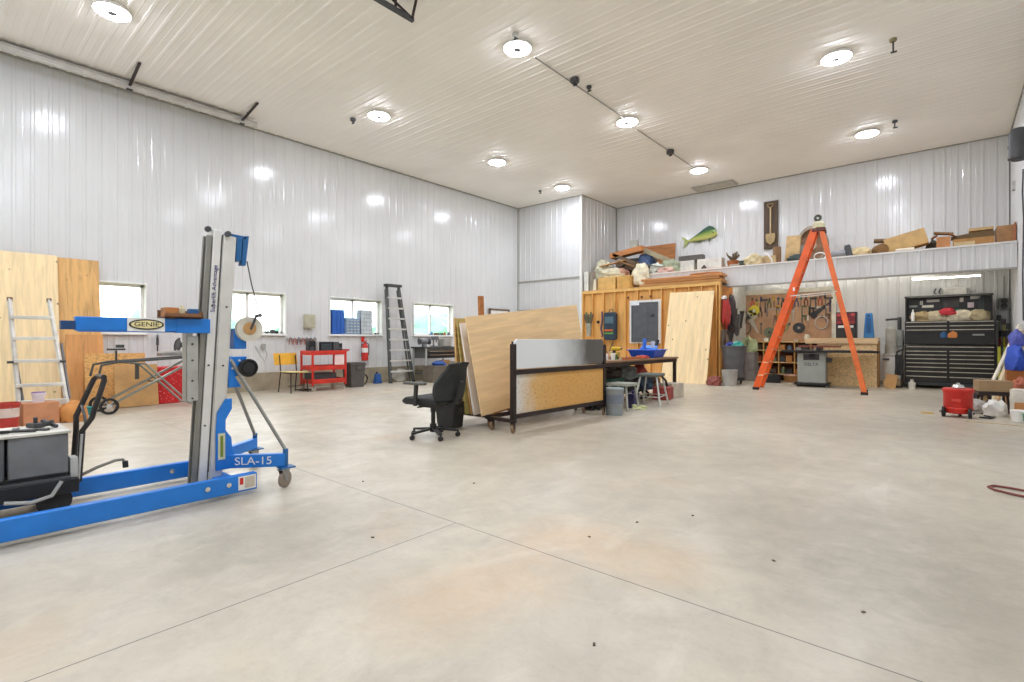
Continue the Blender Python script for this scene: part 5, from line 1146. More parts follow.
# wooden shelf unit
sh = T('shelf_unit', 'long low wooden shelf unit standing under the pegboard', 'shelf unit', (-3.50, 16.08, 0))
SW = wood('#e2bb7c', 0.85, 'x', False); X0, X1 = -1.02, 0.95
for z in (0.16, 0.50, 0.84, 1.08): MB().box(X0, X1, -0.2, 0.22, z, z+0.03).build('shelf', SW, sh, 0.003)
for x in (X0, X0+0.4, X0+0.8, X0+1.2, X0+1.6, X1-0.03): MB().box(x, x+0.03, -0.19, 0.22, 0, 1.08).build('divider', wood('#c9985a', 0.85, 'z', False), sh, 0.003)
MB().box(X0, X1, 0.20, 0.22, 0.1, 1.08).build('back_panel', plain('#7a5236', 0.8), sh)
palette = ['#8a3428', '#3c3a38', '#c9bda6', '#5c4633', '#8f8f8a', '#44587a', '#b57b3f', '#d8d2c4', '#6d7a58', '#332f2e', '#a8552f', '#5c6f80']
adj = ['dark red', 'charcoal', 'pale tan', 'brown', 'light grey', 'slate blue', 'orange brown', 'white', 'olive', 'black', 'rust', 'steel blue']
n = 0
for zi, (z, hh) in enumerate(((0.19, 0.24), (0.53, 0.24), (0.87, 0.17))):
    for b_ in range(5):
        for q in range(2):
            x = -3.50 + X0 + 0.06 + b_*0.4 + q*0.17 + 0.05
            ci = (n*5 + zi*3) % 12; w_ = 0.065 + 0.012*((n*7) % 2); h_ = hh*(0.55 + 0.4*((n*37 % 10)/10))
            k = n % 3
            lb = '%s %s in the %s shelf row, %s compartment' % (adj[ci], ('box', 'canister', 'tool case')[k], ('bottom', 'middle', 'top')[zi], ('first', 'second', 'third', 'fourth', 'fifth')[b_])
            mb = MB().box(-w_, w_, -0.12, 0.12, 0, h_) if k == 0 else (MB().lathe([(w_*0.9, 0), (w_*0.9, h_*0.8), (w_*0.5, h_*0.9), (w_*0.5, h_), (0, h_)], n=16) if k == 1 else MB().box(-w_, w_, -0.1, 0.1, 0, h_*0.8).tube([(-w_*0.5, 0, h_*0.8), (-w_*0.5, 0, h_*0.95), (w_*0.5, 0, h_*0.95), (w_*0.5, 0, h_*0.8)], 0.008, 6))
            S(('storage_box', 'canister', 'small_tool_case')[k], mb, plain(palette[ci], 0.6), lb, ('box', 'canister', 'tool case')[k], (x, 15.99, z), 0, 'things stored in the shelf unit', 0.004)
            n += 1
for k, (x, c_, lb, hh) in enumerate(((-4.05, '#e8ebe4', 'white tub standing on the shelf unit top', 0.1), (-3.92, '#5d8a55', 'green tub next to the white one on the shelf unit', 0.09), (-3.02, '#ece6d2', 'cream jug standing on the shelf unit before the pegboard', 0.2), (-3.28, '#c8c2b4', 'low pale tin on the shelf unit top', 0.06), (-2.80, '#3a3533', 'short dark tin at the end of the shelf unit top', 0.08))):
    S('tub', MB().lathe([(0.06, 0), (0.075, hh*0.75), (0.05, hh*0.85), (0.05, hh), (0, hh)], n=18), plain(c_, 0.5), lb, 'tub', (x, 16.0, 1.11))
S('low_carton', MB().box(-0.28, 0.28, -0.15, 0.15, 0, 0.16), plain('#a8743c', 0.7), 'low brown carton on the floor before the shelf unit', 'carton', (-3.22, 15.72, 0), 3, bev=0.004)
S('pale_packet', MB().box(-0.14, 0.14, -0.08, 0.08, 0, 0.045), plain('#e2b9a0', 0.7), 'pale pink packet on top of the low brown carton', 'packet', (-3.38, 15.7, 0.16), 8, bev=0.004)

# table saw
ts = T('table_saw', 'grey cabinet table saw with long black rails on a black mobile base', 'table saw', (-2.62, 14.55, 0), 4)
CG = plain('#a3aaa3', 0.45, vary=0.04)
MB().box(-0.30, 0.30, -0.26, 0.26, 0.09, 0.84).build('cabinet', CG, ts, 0.015)
MB().box(-0.37, 0.37, -0.33, 0.33, 0.04, 0.09).build('mobile_base', BLACK, ts, 0.006)
for xx in (-0.33, 0.33): 
    for yy in (-0.29, 0.29): MB().lathe([(0, -0.015), (0.03, -0.015), (0.03, 0.015), (0, 0.015)], (xx, yy, 0.03), 14, 'x').build('wheel', LGREY, ts)
MB().box(-0.36, 0.36, -0.36, 0.34, 0.86, 0.90).build('cast_top', STEEL, ts, 0.004)
MB().box(0.36, 1.22, -0.34, 0.30, 0.865, 0.90).build('extension_table', BLACK, ts, 0.004)
MB().box(-0.62, 1.36, -0.44, -0.37, 0.845, 0.90).box(-0.5, 1.3, 0.34, 0.38, 0.86, 0.89).build('fence_rail', BLACK, ts, 0.004)
MB().box(0.12, 0.20, -0.46, 0.32, 0.90, 0.97).build('rip_fence', BLACK, ts, 0.004)
MB().lathe([(0, -0.002), (0.11, -0.002), (0.11, 0.002), (0, 0.002)], (-0.05, 0, 0.87), 24, 'x').build('blade', STEEL, ts)
MB().box(-0.17, 0.17, -0.275, -0.26, 0.66, 0.80).build('slot_panel', DGREY, ts, 0.01)
MB().tube([(0.02+0.055*math.cos(a), -0.33, 0.74+0.055*math.sin(a)) for a in [i*math.pi/9 for i in range(18)]], 0.012, 6, closed=True).cyl((0.02, -0.34, 0.74), (0.02, -0.27, 0.74), 0.02).build('hand_wheel', BLACK, ts)
MB().box(0.30, 0.36, -0.12, 0.10, 0.60, 0.72).cyl((0.36, 0, 0.66), (0.42, 0, 0.66), 0.03).build('motor_cover', DGREY, ts, 0.01)
MB().box(0.36, 0.44, -0.5, -0.4, 0.62, 0.72).build('switch_box', BLACK, ts, 0.006)
text('cabinet_lettering', 'DELTA', 0.105, BLACK, ts, (0.0, -0.262, 0.55), (90, 0, 0), 0.001, sx=0.95)
S('wooden_push_board', MB().box(-0.45, 0.45, -0.06, 0.06, 0, 0.045), plain('#8f4f3c', 0.6), 'dull red board lying on the saw table', 'board', (-2.45, 14.42, 0.971), 4, bev=0.004)
# strand board bench back
wb = T('strand_board_bench', 'tall plywood fronted bench box standing beside the table saw', 'bench', (-1.98, 15.35, 0))
MB().box(-0.64, 0.64, -0.22, -0.20, 0, 1.16).build('front_panel', osb('#efcd98'), wb, 0.003)
MB().box(-0.62, 0.64, -0.20, 0.30, 0, 1.14).build('carcass', wood('#c99a5c', 0.85, 'z', False), wb, 0.003)
MB().box(-0.90, 0.64, -0.26, 0.32, 1.16, 1.20).build('bench_top', wood('#e3bf8d', 0.9, 'x', False), wb, 0.003)
MB().box(-0.90, 0.64, -0.275, -0.262, 1.06, 1.20).build('front_lip', wood('#e9c99a', 0.9, 'x', False), wb, 0.002)
MB().box(0.622, 0.642, -0.24, -0.225, 0, 1.16).build('edge_strip', BOARDD, wb)
org = T('parts_organizer', 'black parts organizer with red drawers on top of the plywood bench', 'organizer', (-2.02, 15.45, 1.20))
MB().box(-0.22, 0.22, -0.1, 0.12, 0, 0.66).build('case', BLACK, org, 0.008)
for r_ in range(3):
    for c_ in range(4):
        MB().box(-0.20+c_*0.1, -0.11+c_*0.1, -0.12, -0.1, 0.36+r_*0.095, 0.44+r_*0.095).build('drawer', plain(('#9c2f36', '#7a2730', '#b84a4a')[(r_+c_) % 3], 0.4), org, 0.003)
for c_ in range(2): MB().box(-0.20+c_*0.205, -0.005+c_*0.205, -0.12, -0.1, 0.03, 0.26).build('deep_drawer', plain('#2f2f30', 0.4), org, 0.004)
m = MB()
for c_ in range(2): m.box(-0.17+c_*0.2, -0.04+c_*0.2, -0.124, -0.12, 0.26, 0.32)
m.build('drawer_label', WHITE, org)
bf = T('plastic_case', 'tall narrow blue plastic case standing on the plywood bench', 'case', (-1.55, 15.45, 1.20))
MB().hexa([(-0.11, -0.08, 0), (0.11, -0.08, 0), (0.11, 0.08, 0), (-0.11, 0.08, 0), (-0.07, -0.06, 0.62), (0.07, -0.06, 0.62), (0.07, 0.06, 0.62), (-0.07, 0.06, 0.62)]).build('body', plain('#2f79b8', 0.4), bf, 0.02)
MB().box(-0.045, 0.045, -0.09, -0.068, 0.12, 0.50).build('recess', plain('#1f5c94', 0.5), bf, 0.004)
MB().cyl((0, -0.08, 0.55), (0, -0.05, 0.55), 0.03).build('hole_ring', plain('#16456f', 0.5), bf)
# tank and neighbours
wtk = T('white_drum', 'white round drum on a low stand beside the plywood bench', 'drum', (-1.10, 15.60, 0))
MB().cyl((0, 0, 0.20), (0, 0, 0.78), 0.18, n=28).build('body', plain('#dcdcd6', 0.5, vary=0.05), wtk, 0.01)
MB().lathe([(0.185, 0.74), (0.19, 0.80), (0.16, 0.82), (0, 0.82)], n=28).build('lid', LGREY, wtk)
MB().box(-0.17, -0.04, -0.20, -0.16, 0.66, 0.70).build('handle', DGREY, wtk, 0.004)
MB().box(-0.17, 0.17, -0.17, 0.17, 0, 0.20).build('stand', plain('#c9ad84', 0.7), wtk, 0.004)
S('grey_canister', MB().lathe([(0.12, 0), (0.12, 0.22), (0.11, 0.23), (0.11, 0.60), (0.08, 0.64), (0, 0.64)], n=24), plain('#a9a79d', 0.5), 'tall grey canister standing on the white drum', 'canister', (-1.12, 15.58, 0.82))
hv = T('bench_machine', 'pale grey box shaped machine beside the black tool chest', 'machine', (-0.98, 16.02, 0))
MB().box(-0.08, 0.08, -0.14, 0.14, 0.98, 1.4).build('housing', plain('#9ea19b', 0.5), hv, 0.02)
MB().box(-0.07, 0.07, -0.12, 0.12, 0, 0.98).build('pedestal', plain('#c2c1ba', 0.5), hv, 0.006)
MB().bar((-0.28, 0, 1.66), (0.0, 0, 1.68), 0.03, 0.05).cyl((0, 0, 1.35), (0, 0, 1.72), 0.04).build('arm', DGREY, hv)
S('folded_trolley', MB().bar((-0.13, 0.06, 0.02), (-0.08, 0.12, 0.88), 0.03, 0.03).bar((0.0, 0.06, 0.02), (0.02, 0.12, 0.95), 0.03, 0.03).box(-0.16, 0.03, 0.0, 0.04, 0.02, 0.06).bar((-0.08, 0.12, 0.86), (0.02, 0.12, 0.93), 0.03, 0.03).box(-0.12, 0.0, 0.1, 0.12, 0.3, 0.8), BLACK, 'folded black hand trolley leaning by the tool chest', 'trolley', (-0.90, 15.20, 0))
S('cardboard_flap', MB().cbox((0, 0, 0.17), (0.22, 0.03, 0.34), (-10, 8, 0)), KRAFT, 'piece of cardboard standing before the folded trolley', 'cardboard', (-1.08, 15.02, 0))
S('white_can', MB().lathe([(0.07, 0), (0.07, 0.14), (0.03, 0.18), (0.03, 0.22), (0, 0.22)]), plain('#dcdad0', 0.5), 'small white can on the floor in front of the tool chest corner', 'can', (-0.70, 15.28, 0))

# ---------------------------------------------------------------- tool chest
tc_ = T('tool_chest', 'large black two tier tool chest with chrome edged drawers', 'tool chest', (-0.05, 15.85, 0))
CX0, CX1, CF = -0.80, 0.80, -0.25
CB = plain('#201f1e', 0.35, 0.2)
MB().box(CX0, CX1, CF, 0.25, 0.14, 1.02).build('lower_cabinet', CB, tc_, 0.006)
MB().box(CX0, CX1, CF+0.02, 0.25, 1.04, 1.60).build('upper_cabinet', CB, tc_, 0.006)
MB().box(CX0-0.02, CX1+0.02, CF-0.02, 0.25, 0.08, 0.14).build('base_rail', plain('#33393c', 0.4), tc_, 0.006)
MB().box(CX1+0.0, CX1+0.05, CF+0.02, 0.2, 0.2, 1.55).build('side_locker', plain('#2c2a2a', 0.4), tc_, 0.006)
for xx in (-0.7, 0.7):
    for yy in (-0.18, 0.18): caster(tc_, (xx, yy, 0), 0.03, RUBBER, STEEL)
def drawer(x0, x1, z0, z1, f, bar=True):
    d_ = MB().box(x0, x1, f-0.018, f, z0, z1).build('drawer', plain('#2b2a29', 0.3, 0.2), tc_, 0.003)
    if bar: MB().box(x0+0.004, x1-0.004, f-0.03, f-0.018, z1-0.020, z1-0.003).build('drawer_pull', plain('#c9c3ae', 0.3, 0.5), d_)
drawer(CX0+0.02, CX1-0.02, 0.90, 1.0, CF)
for x0, x1 in ((CX0+0.02, -0.02), (0.02, CX1-0.02)):
    z = 0.17
    for hh in (0.135, 0.11, 0.095, 0.09, 0.09, 0.085, 0.08): drawer(x0, x1, z, z+hh-0.008, CF); z += hh+0.008
    f2 = CF+0.02
    for z0, z1 in ((1.50, 1.585), (1.41, 1.49), (1.32, 1.40)): drawer(x0, x1, z0, z1, f2)
drawer(CX0+0.02, CX1-0.02, 1.06, 1.30, CF+0.02, False)
S('silver_wrench', MB().box(-0.10, 0.10, -0.012, 0, -0.02, 0.02), STEEL, 'long silver tool stuck to the front of the upper chest', 'wrench', (0.47, 15.60, 1.27), 0, bev=0.004)
S('orange_glove', MB().blob((0, 0, 0), (0.16, 0.05, 0.14), 7, 0.2), plain('#d68a4a', 0.7), 'orange glove hanging on the front of the upper chest', 'glove', (0.03, 15.585, 1.20))
S('blue_glove', MB().blob((0, 0, 0), (0.12, 0.05, 0.14), 6, 0.2), plain('#2f5f8c', 0.7), 'blue glove hanging beside the orange one on the chest', 'glove', (-0.13, 15.585, 1.20))
ht = T('chest_hutch', 'black open backed hutch with stickers standing on the tool chest', 'hutch', (-0.05, 15.97, 1.60))
MB().box(-0.80, 0.76, 0.08, 0.12, 0, 0.60).build('back_panel', plain('#2b2b2b', 0.4), ht)
MB().box(-0.80, -0.77, -0.2, 0.12, 0, 0.60).box(0.73, 0.76, -0.2, 0.12, 0, 0.60).build('side_panel', CB, ht, 0.003)
MB().box(-0.82, 0.78, -0.12, 0.13, 0.58, 0.62).build('top_edge', plain('#5a5a56', 0.4), ht, 0.003)
for k, (x, z, w_, h_, c_) in enumerate(((-0.28, 0.50, 0.12, 0.03, '#d8d6cc'), (-0.50, 0.46, 0.03, 0.05, '#c9c7bd'), (-0.38, 0.37, 0.11, 0.03, '#e0ddcf'), (-0.66, 0.38, 0.08, 0.025, '#9aa39a'), (0.24, 0.50, 0.035, 0.05, '#e4dfd2'), (0.48, 0.54, 0.09, 0.035, '#d9dcd8'), (0.40, 0.37, 0.055, 0.06, '#e1cfd2'), (0.05, 0.42, 0.14, 0.09, '#4c4a47'), (0.58, 0.4, 0.05, 0.14, '#3a4440'))):
    MB().box(x-w_, x+w_, 0.068, 0.08, z-h_, z+h_).build('sticker', plain(c_, 0.5), ht)
for k, (x, sz, c_, lb) in enumerate(((-0.50, 0.38, '#b39d74', 'tan work coat heap at one end of the chest top'), (-0.22, 0.40, '#cfc2a2', 'cream cloth heap on the chest top'), (0.22, 0.50, '#e3d9bd', 'pale folded cloth heap on the chest top'), (0.52, 0.38, '#c4b48e', 'khaki cloth heap at the far end of the chest top'))):
    S('cloth_heap', MB().blob((0, 0, 0), (sz, 0.24, 0.24), 50+k, 0.22, 2.2), plain(c_, 0.9, vary=0.25), lb, 'cloth', (-0.05+x, 15.86, 1.60))
S('red_cloth', MB().blob((0, 0, 0), (0.30, 0.16, 0.16), 60, 0.2), plain('#c23b44', 0.9), 'red cloth heap on top of the cream cloth', 'cloth', (-0.06, 15.80, 1.74))
S('green_tin', MB().cyl((0, 0, 0), (0, 0, 0.3), 0.05), plain('#2f5f52', 0.5), 'dark green can behind the red cloth', 'can', (0.12, 15.98, 1.60))
S('white_bottle', MB().lathe([(0.035, 0), (0.035, 0.2), (0.015, 0.24), (0.015, 0.29), (0, 0.29)]), WHITE, 'white bottle standing at the window side of the chest top', 'bottle', (-0.70, 15.72, 1.60))
S('wall_heater', MB().box(-0.20, 0.22, -0.09, 0.0, 0, 0.17).box(-0.16, 0.1, -0.1, -0.09, 0.03, 0.13), plain('#f4f2ec', 0.5), 'long white box with a dial on the wall above the tool chest', 'wall box', (0.06, YB-0.02, 2.25), bev=0.01)
S('pair_of_hooks', MB().tube([(0, -0.02, 0.1), (-0.04, -0.03, 0.0), (0.0, -0.04, -0.03)], 0.014).tube([(0.09, -0.02, 0.1), (0.05, -0.03, 0.0), (0.09, -0.04, -0.03)], 0.014), DGREY, 'pair of small dark hooks beside the long white wall box', 'hooks', (-0.28, YB-0.02, 2.32))
tl = T('tube_light', 'long white tube light hanging under the loft above the tool chest', 'light', (-0.10, 15.5, LOFT_B+0.02))
MB().cyl((-0.5, 0, 0), (-0.5, 0, 0.29), 0.006).build('hanger_wire', STEEL, tl); MB().cyl((0.5, 0, 0), (0.5, 0, 0.29), 0.006).build('hanger_wire', STEEL, tl)
MB().box(-0.62, 0.62, -0.05, 0.05, -0.05, 0).build('housing', WHITE, tl, 0.004)
MB().cyl((-0.6, 0, -0.065), (0.6, 0, -0.065), 0.015).build('tube', emit('#fff8ea', 9.0), tl)
for x_, y_, lb in ((-3.9, 14.98, 'before the pegboard end'), (-2.5, 14.98, 'before the table saw'), (-1.0, 14.98, 'before the plywood bench')):  # fill strips added out of view to brighten the bay under the loft
    t2 = T('added_fill_strip', 'unseen fill light strip added behind the loft edge ' + lb, 'light', (x_, y_, 2.95))
    MB().box(-0.6, 0.6, -0.06, 0.06, -0.05, 0).build('housing', WHITE, t2, 0.004)
    MB().cyl((-0.58, 0, -0.07), (0.58, 0, -0.07), 0.02).build('tube', emit('#fffaf2', 24.0), t2)

# ---------------------------------------------------------------- red tank on wheels
rt = T('portable_tank', 'red round portable tank on small black wheels on the open floor', 'tank', (0.08, 10.15, 0), -8)
MB().lathe([(0.10, 0.05), (0.155, 0.06), (0.17, 0.09), (0.172, 0.36), (0.185, 0.38), (0.185, 0.42), (0.16, 0.43), (0, 0.40)], n=32).build('drum', RED, rt)
MB().lathe([(0.171, 0.12), (0.176, 0.13), (0.172, 0.15)], n=32, cap=False).build('band', REDC, rt)
MB().lathe([(0.07, 0.41), (0.08, 0.44), (0.06, 0.48), (0.02, 0.49), (0.02, 0.51), (0, 0.51)], n=20).build('cap', CHROME, rt)
for s_ in (-1, 1):
    w = MB().lathe([(0.05, -0.02), (0.075, -0.016), (0.075, 0.016), (0.05, 0.02), (0, 0.01)], (s_*0.15, -0.11, 0.075), 20, 'x').build('wheel', RUBBER, rt)
    MB().lathe([(0, 0.021), (0.03, 0.021), (0.025, 0.028), (0, 0.028)], (s_*0.15 - (0.045 if s_ < 0 else 0), -0.11, 0.075), 14, 'x').build('hub', LGREY, w)
MB().cyl((-0.2, -0.11, 0.075), (0.2, -0.11, 0.075), 0.012).cyl((0, 0.17, 0.0), (0, 0.17, 0.09), 0.02).build('axle', BLACK, rt)
MB().box(-0.05, 0.05, -0.18, -0.165, 0.24, 0.28).build('label_plate', plain('#d8463a', 0.4), rt)
S('air_hose', MB().tube([(0.22, 0.05, 0.012), (0.34, 0.0, 0.012), (0.38, 0.15, 0.012), (0.28, 0.3, 0.012)], 0.012), BLACK, 'short black hose on the floor beside the red tank', 'hose', (0.1, 10.15, 0))
S('yellow_scrap', MB().box(-0.07, 0.07, -0.05, 0.05, 0, 0.02), plain('#cdb06a', 0.7), 'small yellowish scrap on the floor beside the red tank', 'scrap', (-0.28, 10.30, 0), 20)

# ---------------------------------------------------------------- clutter on the side wall by the chest
def ss(name, mb, mat, lb, cat, loc, rz=0, rot=None, bev=0.004): return S(name, mb, mat, lb, cat, loc, rz, None, bev, rot)
ss('low_stool', MB().box(-0.2, 0.2, -0.16, 0.16, 0.28, 0.34).bar((-0.17, -0.13, 0), (-0.15, -0.1, 0.28), 0.03, 0.03).bar((0.17, -0.13, 0), (0.15, -0.1, 0.28), 0.03, 0.03).bar((-0.17, 0.13, 0), (-0.15, 0.1, 0.28), 0.03, 0.03).bar((0.17, 0.13, 0), (0.15, 0.1, 0.28), 0.03, 0.03), DARKSTEEL, 'low dark metal stand near the side wall', 'stand', (0.50, 11.1, 0), 10)
ss('brown_carton', MB().box(-0.2, 0.2, -0.15, 0.15, 0, 0.17), plain('#9f8562', 0.8), 'flat brown carton resting on the low dark metal stand', 'carton', (0.50, 11.1, 0.341), 12)
ss('white_carton', MB().box(-0.16, 0.16, -0.15, 0.15, 0, 0.42).box(-0.13, 0.13, -0.155, -0.15, 0.12, 0.38), plain('#d9d2c4', 0.7), 'white carton with a brown front by the side wall', 'carton', (0.84, 10.6, 0), -10)
ss('wood_square', MB().box(-0.12, 0.12, -0.01, 0, 0, 0.24), plain('#b9814a', 0.7), 'square brown panel leaning on the white carton', 'panel', (0.82, 10.41, 0.10 - 0.1), -10)
ss('white_bag', MB().blob((0, 0, 0), (0.25, 0.22, 0.24), 70, 0.25), plain('#e6e6df', 0.6), 'white plastic bag on the floor between the metal stand and the carton', 'bag', (0.50, 10.60, 0))
ss('green_tub', MB().lathe([(0.10, 0), (0.12, 0.14), (0, 0.14)], n=20), plain('#5f8f7a', 0.6), 'small green tub on the floor at the edge of view', 'tub', (0.86, 9.9, 0))
ss('white_tub', MB().lathe([(0.10, 0), (0.12, 0.16), (0, 0.16)], n=20), WHITE, 'small white tub on the floor before the green tub', 'tub', (0.75, 10.1, 0))
ss('grey_bag', MB().blob((0, 0, 0), (0.3, 0.3, 0.2), 71, 0.3), plain('#a9a49c', 0.7), 'crumpled grey bag on the floor behind the red tank', 'bag', (0.30, 10.85, 0))
ss('dark_bundle', MB().blob((0, 0, 0), (0.3, 0.3, 0.36), 72, 0.3), plain('#3f3a3a', 0.9), 'dark bundle on the floor between the red tank and the chest', 'bundle', (0.38, 12.2, 0))
ss('plank_offcut', MB().bar((0, 0, 0.02), (0.24, -0.5, 0.24), 0.02, 0.08), plain('#c8a878', 0.7), 'short tan plank leaning on the low metal stand', 'plank', (0.20, 11.6, 0))
for k, (x, y_, L_, c_, lb) in enumerate(((0.50, 13.60, 1.45, '#e8e0cf', 'long white plank leaning on the side wall nearest the chest'), (0.60, 13.35, 1.35, '#dfcfae', 'second long pale plank leaning on the side wall'), (0.64, 13.1, 1.1, '#caa67a', 'shorter tan plank leaning on the side wall'))):
    ss('leaning_plank', MB().bar((0, 0, 0.01), (1.03-x-0.03, 0.2, L_), 0.09, 0.03), plain(c_, 0.7), lb, 'plank', (x, y_, 0))
ss('blue_bag', MB().blob((0, 0, 0), (0.26, 0.5, 0.44), 73, 0.2), plain('#3458c4', 0.6, vary=0.3), 'large blue and white bag on top of the stacked cartons by the side wall', 'bag', (0.86, 12.6, 0.62))
ss('blue_bundle', MB().blob((0, 0, 0), (0.2, 0.3, 0.28), 74, 0.2), plain('#5b64b8', 0.6, vary=0.3), 'smaller blue bundle perched above the large blue bag', 'bundle', (0.88, 12.65, 1.04))
ss('carton', MB().box(-0.14, 0.14, -0.25, 0.25, 0, 0.32), plain('#b98a5c', 0.8), 'tan carton on the floor against the side wall under the blue bag', 'carton', (0.86, 12.6, 0))
ss('carton', MB().box(-0.13, 0.13, -0.22, 0.22, 0, 0.30), plain('#a4632f', 0.8), 'rusty brown carton stacked on the tan carton under the blue bag', 'carton', (0.87, 12.6, 0.32))
ss('pale_box', MB().box(-0.13, 0.13, -0.16, 0.16, 0, 0.30), plain('#d8cdb8', 0.8), 'pale carton against the side wall before the tan carton', 'carton', (0.88, 11.9, 0))
ss('red_brown_bundle', MB().blob((0, 0, 0), (0.24, 0.3, 0.22), 75, 0.3), plain('#b56a4f', 0.8), 'reddish bundle on top of the pale carton', 'bundle', (0.88, 11.9, 0.30))
for k, (x, c1, lb) in enumerate(((0.84, '#2c2c2c', 'black quick clamp with red grip leaning beside the tool chest'), (0.91, '#3a3433', 'dark quick clamp with yellow grip beside the tool chest'), (0.98, '#242628', 'black quick clamp closest to the side wall corner'))):
    t = T('bar_clamp', lb, 'clamp', (x, 16.1 - k*0.12, 0), 0, 'clamps beside the tool chest')
    MB().box(-0.012, 0.012, 0, 0.012, 0.0, 1.72 - k*0.1).build('bar', plain('#6d6f4a' if k != 1 else '#b3aa35', 0.5), t)
    MB().box(-0.05, 0.03, -0.03, 0.02, 1.60-k*0.1, 1.72-k*0.1).build('jaw', plain(c1, 0.5), t, 0.006); MB().box(-0.05, 0.03, -0.03, 0.02, 1.22, 1.36).build('jaw', plain(c1, 0.5), t, 0.006)
    MB().cyl((0, -0.03, 1.02), (0, -0.03, 1.2), 0.02).build('grip', plain(('#b8302c', '#c9b62e', '#bd3a35')[k], 0.5), t)
for k, (x, c_, lb) in enumerate(((0.80, '#b7b52f', 'yellow green level standing beside the tool chest'), (0.90, '#9aa52f', 'lime level standing behind the yellow green one'), (0.97, '#8c7a35', 'brownish level standing in the corner'))):
    ss('spirit_level', MB().bar((0, 0, 0), (0.0, 0.12, 1.0), 0.03, 0.05), plain(c_, 0.5), lb, 'level', (x, 15.35 + k*0.08, 0))
wb2 = T('breaker_box', 'dark grey switch box with two round covers on the back wall in the corner', 'electrical box', (0.93, YB-0.02, 1.86))
MB().box(-0.10, 0.10, -0.08, 0, 0, 0.26).build('housing', plain('#8f8f88', 0.5), wb2, 0.01)
for z in (0.07, 0.19): MB().lathe([(0, -0.1), (0.05, -0.1), (0.06, -0.08)], (0, 0, z), 16, 'y').build('cover', DGREY, wb2)
S('wall_conduit', MB().cyl((0, 0, 2.12), (0, 0, 2.63), 0.012), GREYT, 'thin conduit rising from the switch box to the loft', 'conduit', (0.93, YB-0.05, 0))
S('orange_hose', MB().tube([(0.62, -0.16, 0.011), (0.4, -0.1, 0.011), (0.14, -0.02, 0.011), (0.03, 0.06, 0.011), (0.0, 0.14, 0.011), (0.03, 0.2, 0.011), (0.12, 0.2, 0.011), (0.3, 0.13, 0.011), (0.5, 0.07, 0.011), (0.8, 0.05, 0.011)], 0.009), plain('#7a3a30', 0.5), 'thin reddish brown hose looping on the open floor at the edge of view', 'hose', (0.22, 5.28, 0))
S('extension_lead', MB().tube([(0, 0, 0.006), (0.3, 0.05, 0.006), (0.55, -0.02, 0.006), (0.8, 0.06, 0.006)], 0.006), plain('#c9b58a', 0.6), 'pale thin cord on the floor in front of the side wall clutter', 'cord', (0.15, 9.6, 0))
for k, (x, y_) in enumerate(((-3.62, 2.35), (-2.55, 1.72), (-1.5, 2.95), (-1.02, 1.66), (-1.6, 2.55), (-1.28, 3.3), (-0.28, 2.6), (-2.9, 2.9), (-0.7, 2.9))):
    S('wood_chip', MB().box(-0.008, 0.008, -0.005, 0.005, 0, 0.005), plain('#4a3a2e' if k % 2 else '#6a5f52', 0.8), 'tiny dark chip of wood lying on the open concrete floor', 'wood chip', (x, y_, 0), k*40, group='wood chips on the open floor')

# ---------------------------------------------------------------- on the wall above the loft
fi = T('mounted_fish', 'green and yellow mounted dorado fish on the wall above the loft', 'fish', (-6.08, YB-0.03, 4.43), 0)
# body: stack of ellipses along x, blunt head to +x
m = MB(); secs = [(-0.42, 0.02, -0.02), (-0.34, 0.045, -0.01), (-0.2, 0.075, 0.0), (0.0, 0.115, 0.02), (0.2, 0.15, 0.04), (0.34, 0.165, 0.06), (0.44, 0.15, 0.07), (0.50, 0.10, 0.04), (0.52, 0.03, 0.0)]
rings = []
for x, r_, dz in secs:
    rings.append([m.bm.verts.new((x, -0.04 + 0.055*min(1, r_/0.1)*math.sin(a), dz + r_*math.cos(a))) for a in [2*math.pi*k/18 for k in range(18)]])
for A, B_ in zip(rings, rings[1:]):
    for k in range(18): m._face([A[k], A[(k+1) % 18], B_[(k+1) % 18], B_[k]])
m._face(rings[0][::-1]); m._face(rings[-1])
fm, nt, b = base('fish_skin', 0.3)
sx = nt.nodes.new('ShaderNodeSeparateXYZ'); nt.links.new(coords(nt), sx.inputs[0])
mr = nt.nodes.new('ShaderNodeMapRange'); mr.inputs['From Min'].default_value = -0.12; mr.inputs['From Max'].default_value = 0.2
nt.links.new(sx.outputs['Z'], mr.inputs['Value'])
nt.links.new(ramp(nt, mr.outputs[0], [(0.0, '#d6cf86'), (0.45, '#a0ab4e'), (0.75, '#5c8345'), (1.0, '#3d5c40')]), b.inputs['Base Color'])
m.build('body', fm, fi, 0, 60)
fi.rotation_euler = (0, R(-7), 0)
MB().prism([(-0.40, 0.0), (-0.58, 0.17), (-0.62, 0.19), (-0.52, 0.0), (-0.60, -0.19), (-0.56, -0.18), (-0.42, -0.05)], 'y', -0.045, -0.033).build('tail_fin', plain('#a8b45a', 0.4), fi)
MB().prism([(-0.36, 0.03), (-0.1, 0.13), (0.15, 0.26), (0.32, 0.31), (0.44, 0.24), (0.46, 0.17), (0.3, 0.16), (0.0, 0.10), (-0.3, 0.02)], 'y', -0.046, -0.034).build('dorsal_fin', plain('#2f5a45', 0.4), fi)
MB().prism([(0.25, -0.08), (0.32, -0.09), (0.26, -0.22), (0.23, -0.2)], 'y', -0.06, -0.05).prism([(-0.3, -0.05), (0.1, -0.09), (-0.05, -0.14), (-0.28, -0.08)], 'y', -0.046, -0.036).build('lower_fin', plain('#3f5f3a', 0.4), fi)
MB().lathe([(0, -0.1), (0.016, -0.098), (0.018, -0.09)], (0.42, 0, 0.05), 12, 'y').build('eye', BLACKG, fi)
shv = T('shovel_plaque', 'dark wooden plaque carrying an upright pale shovel above the loft', 'plaque', (-4.02, YB-0.02, 3.84))
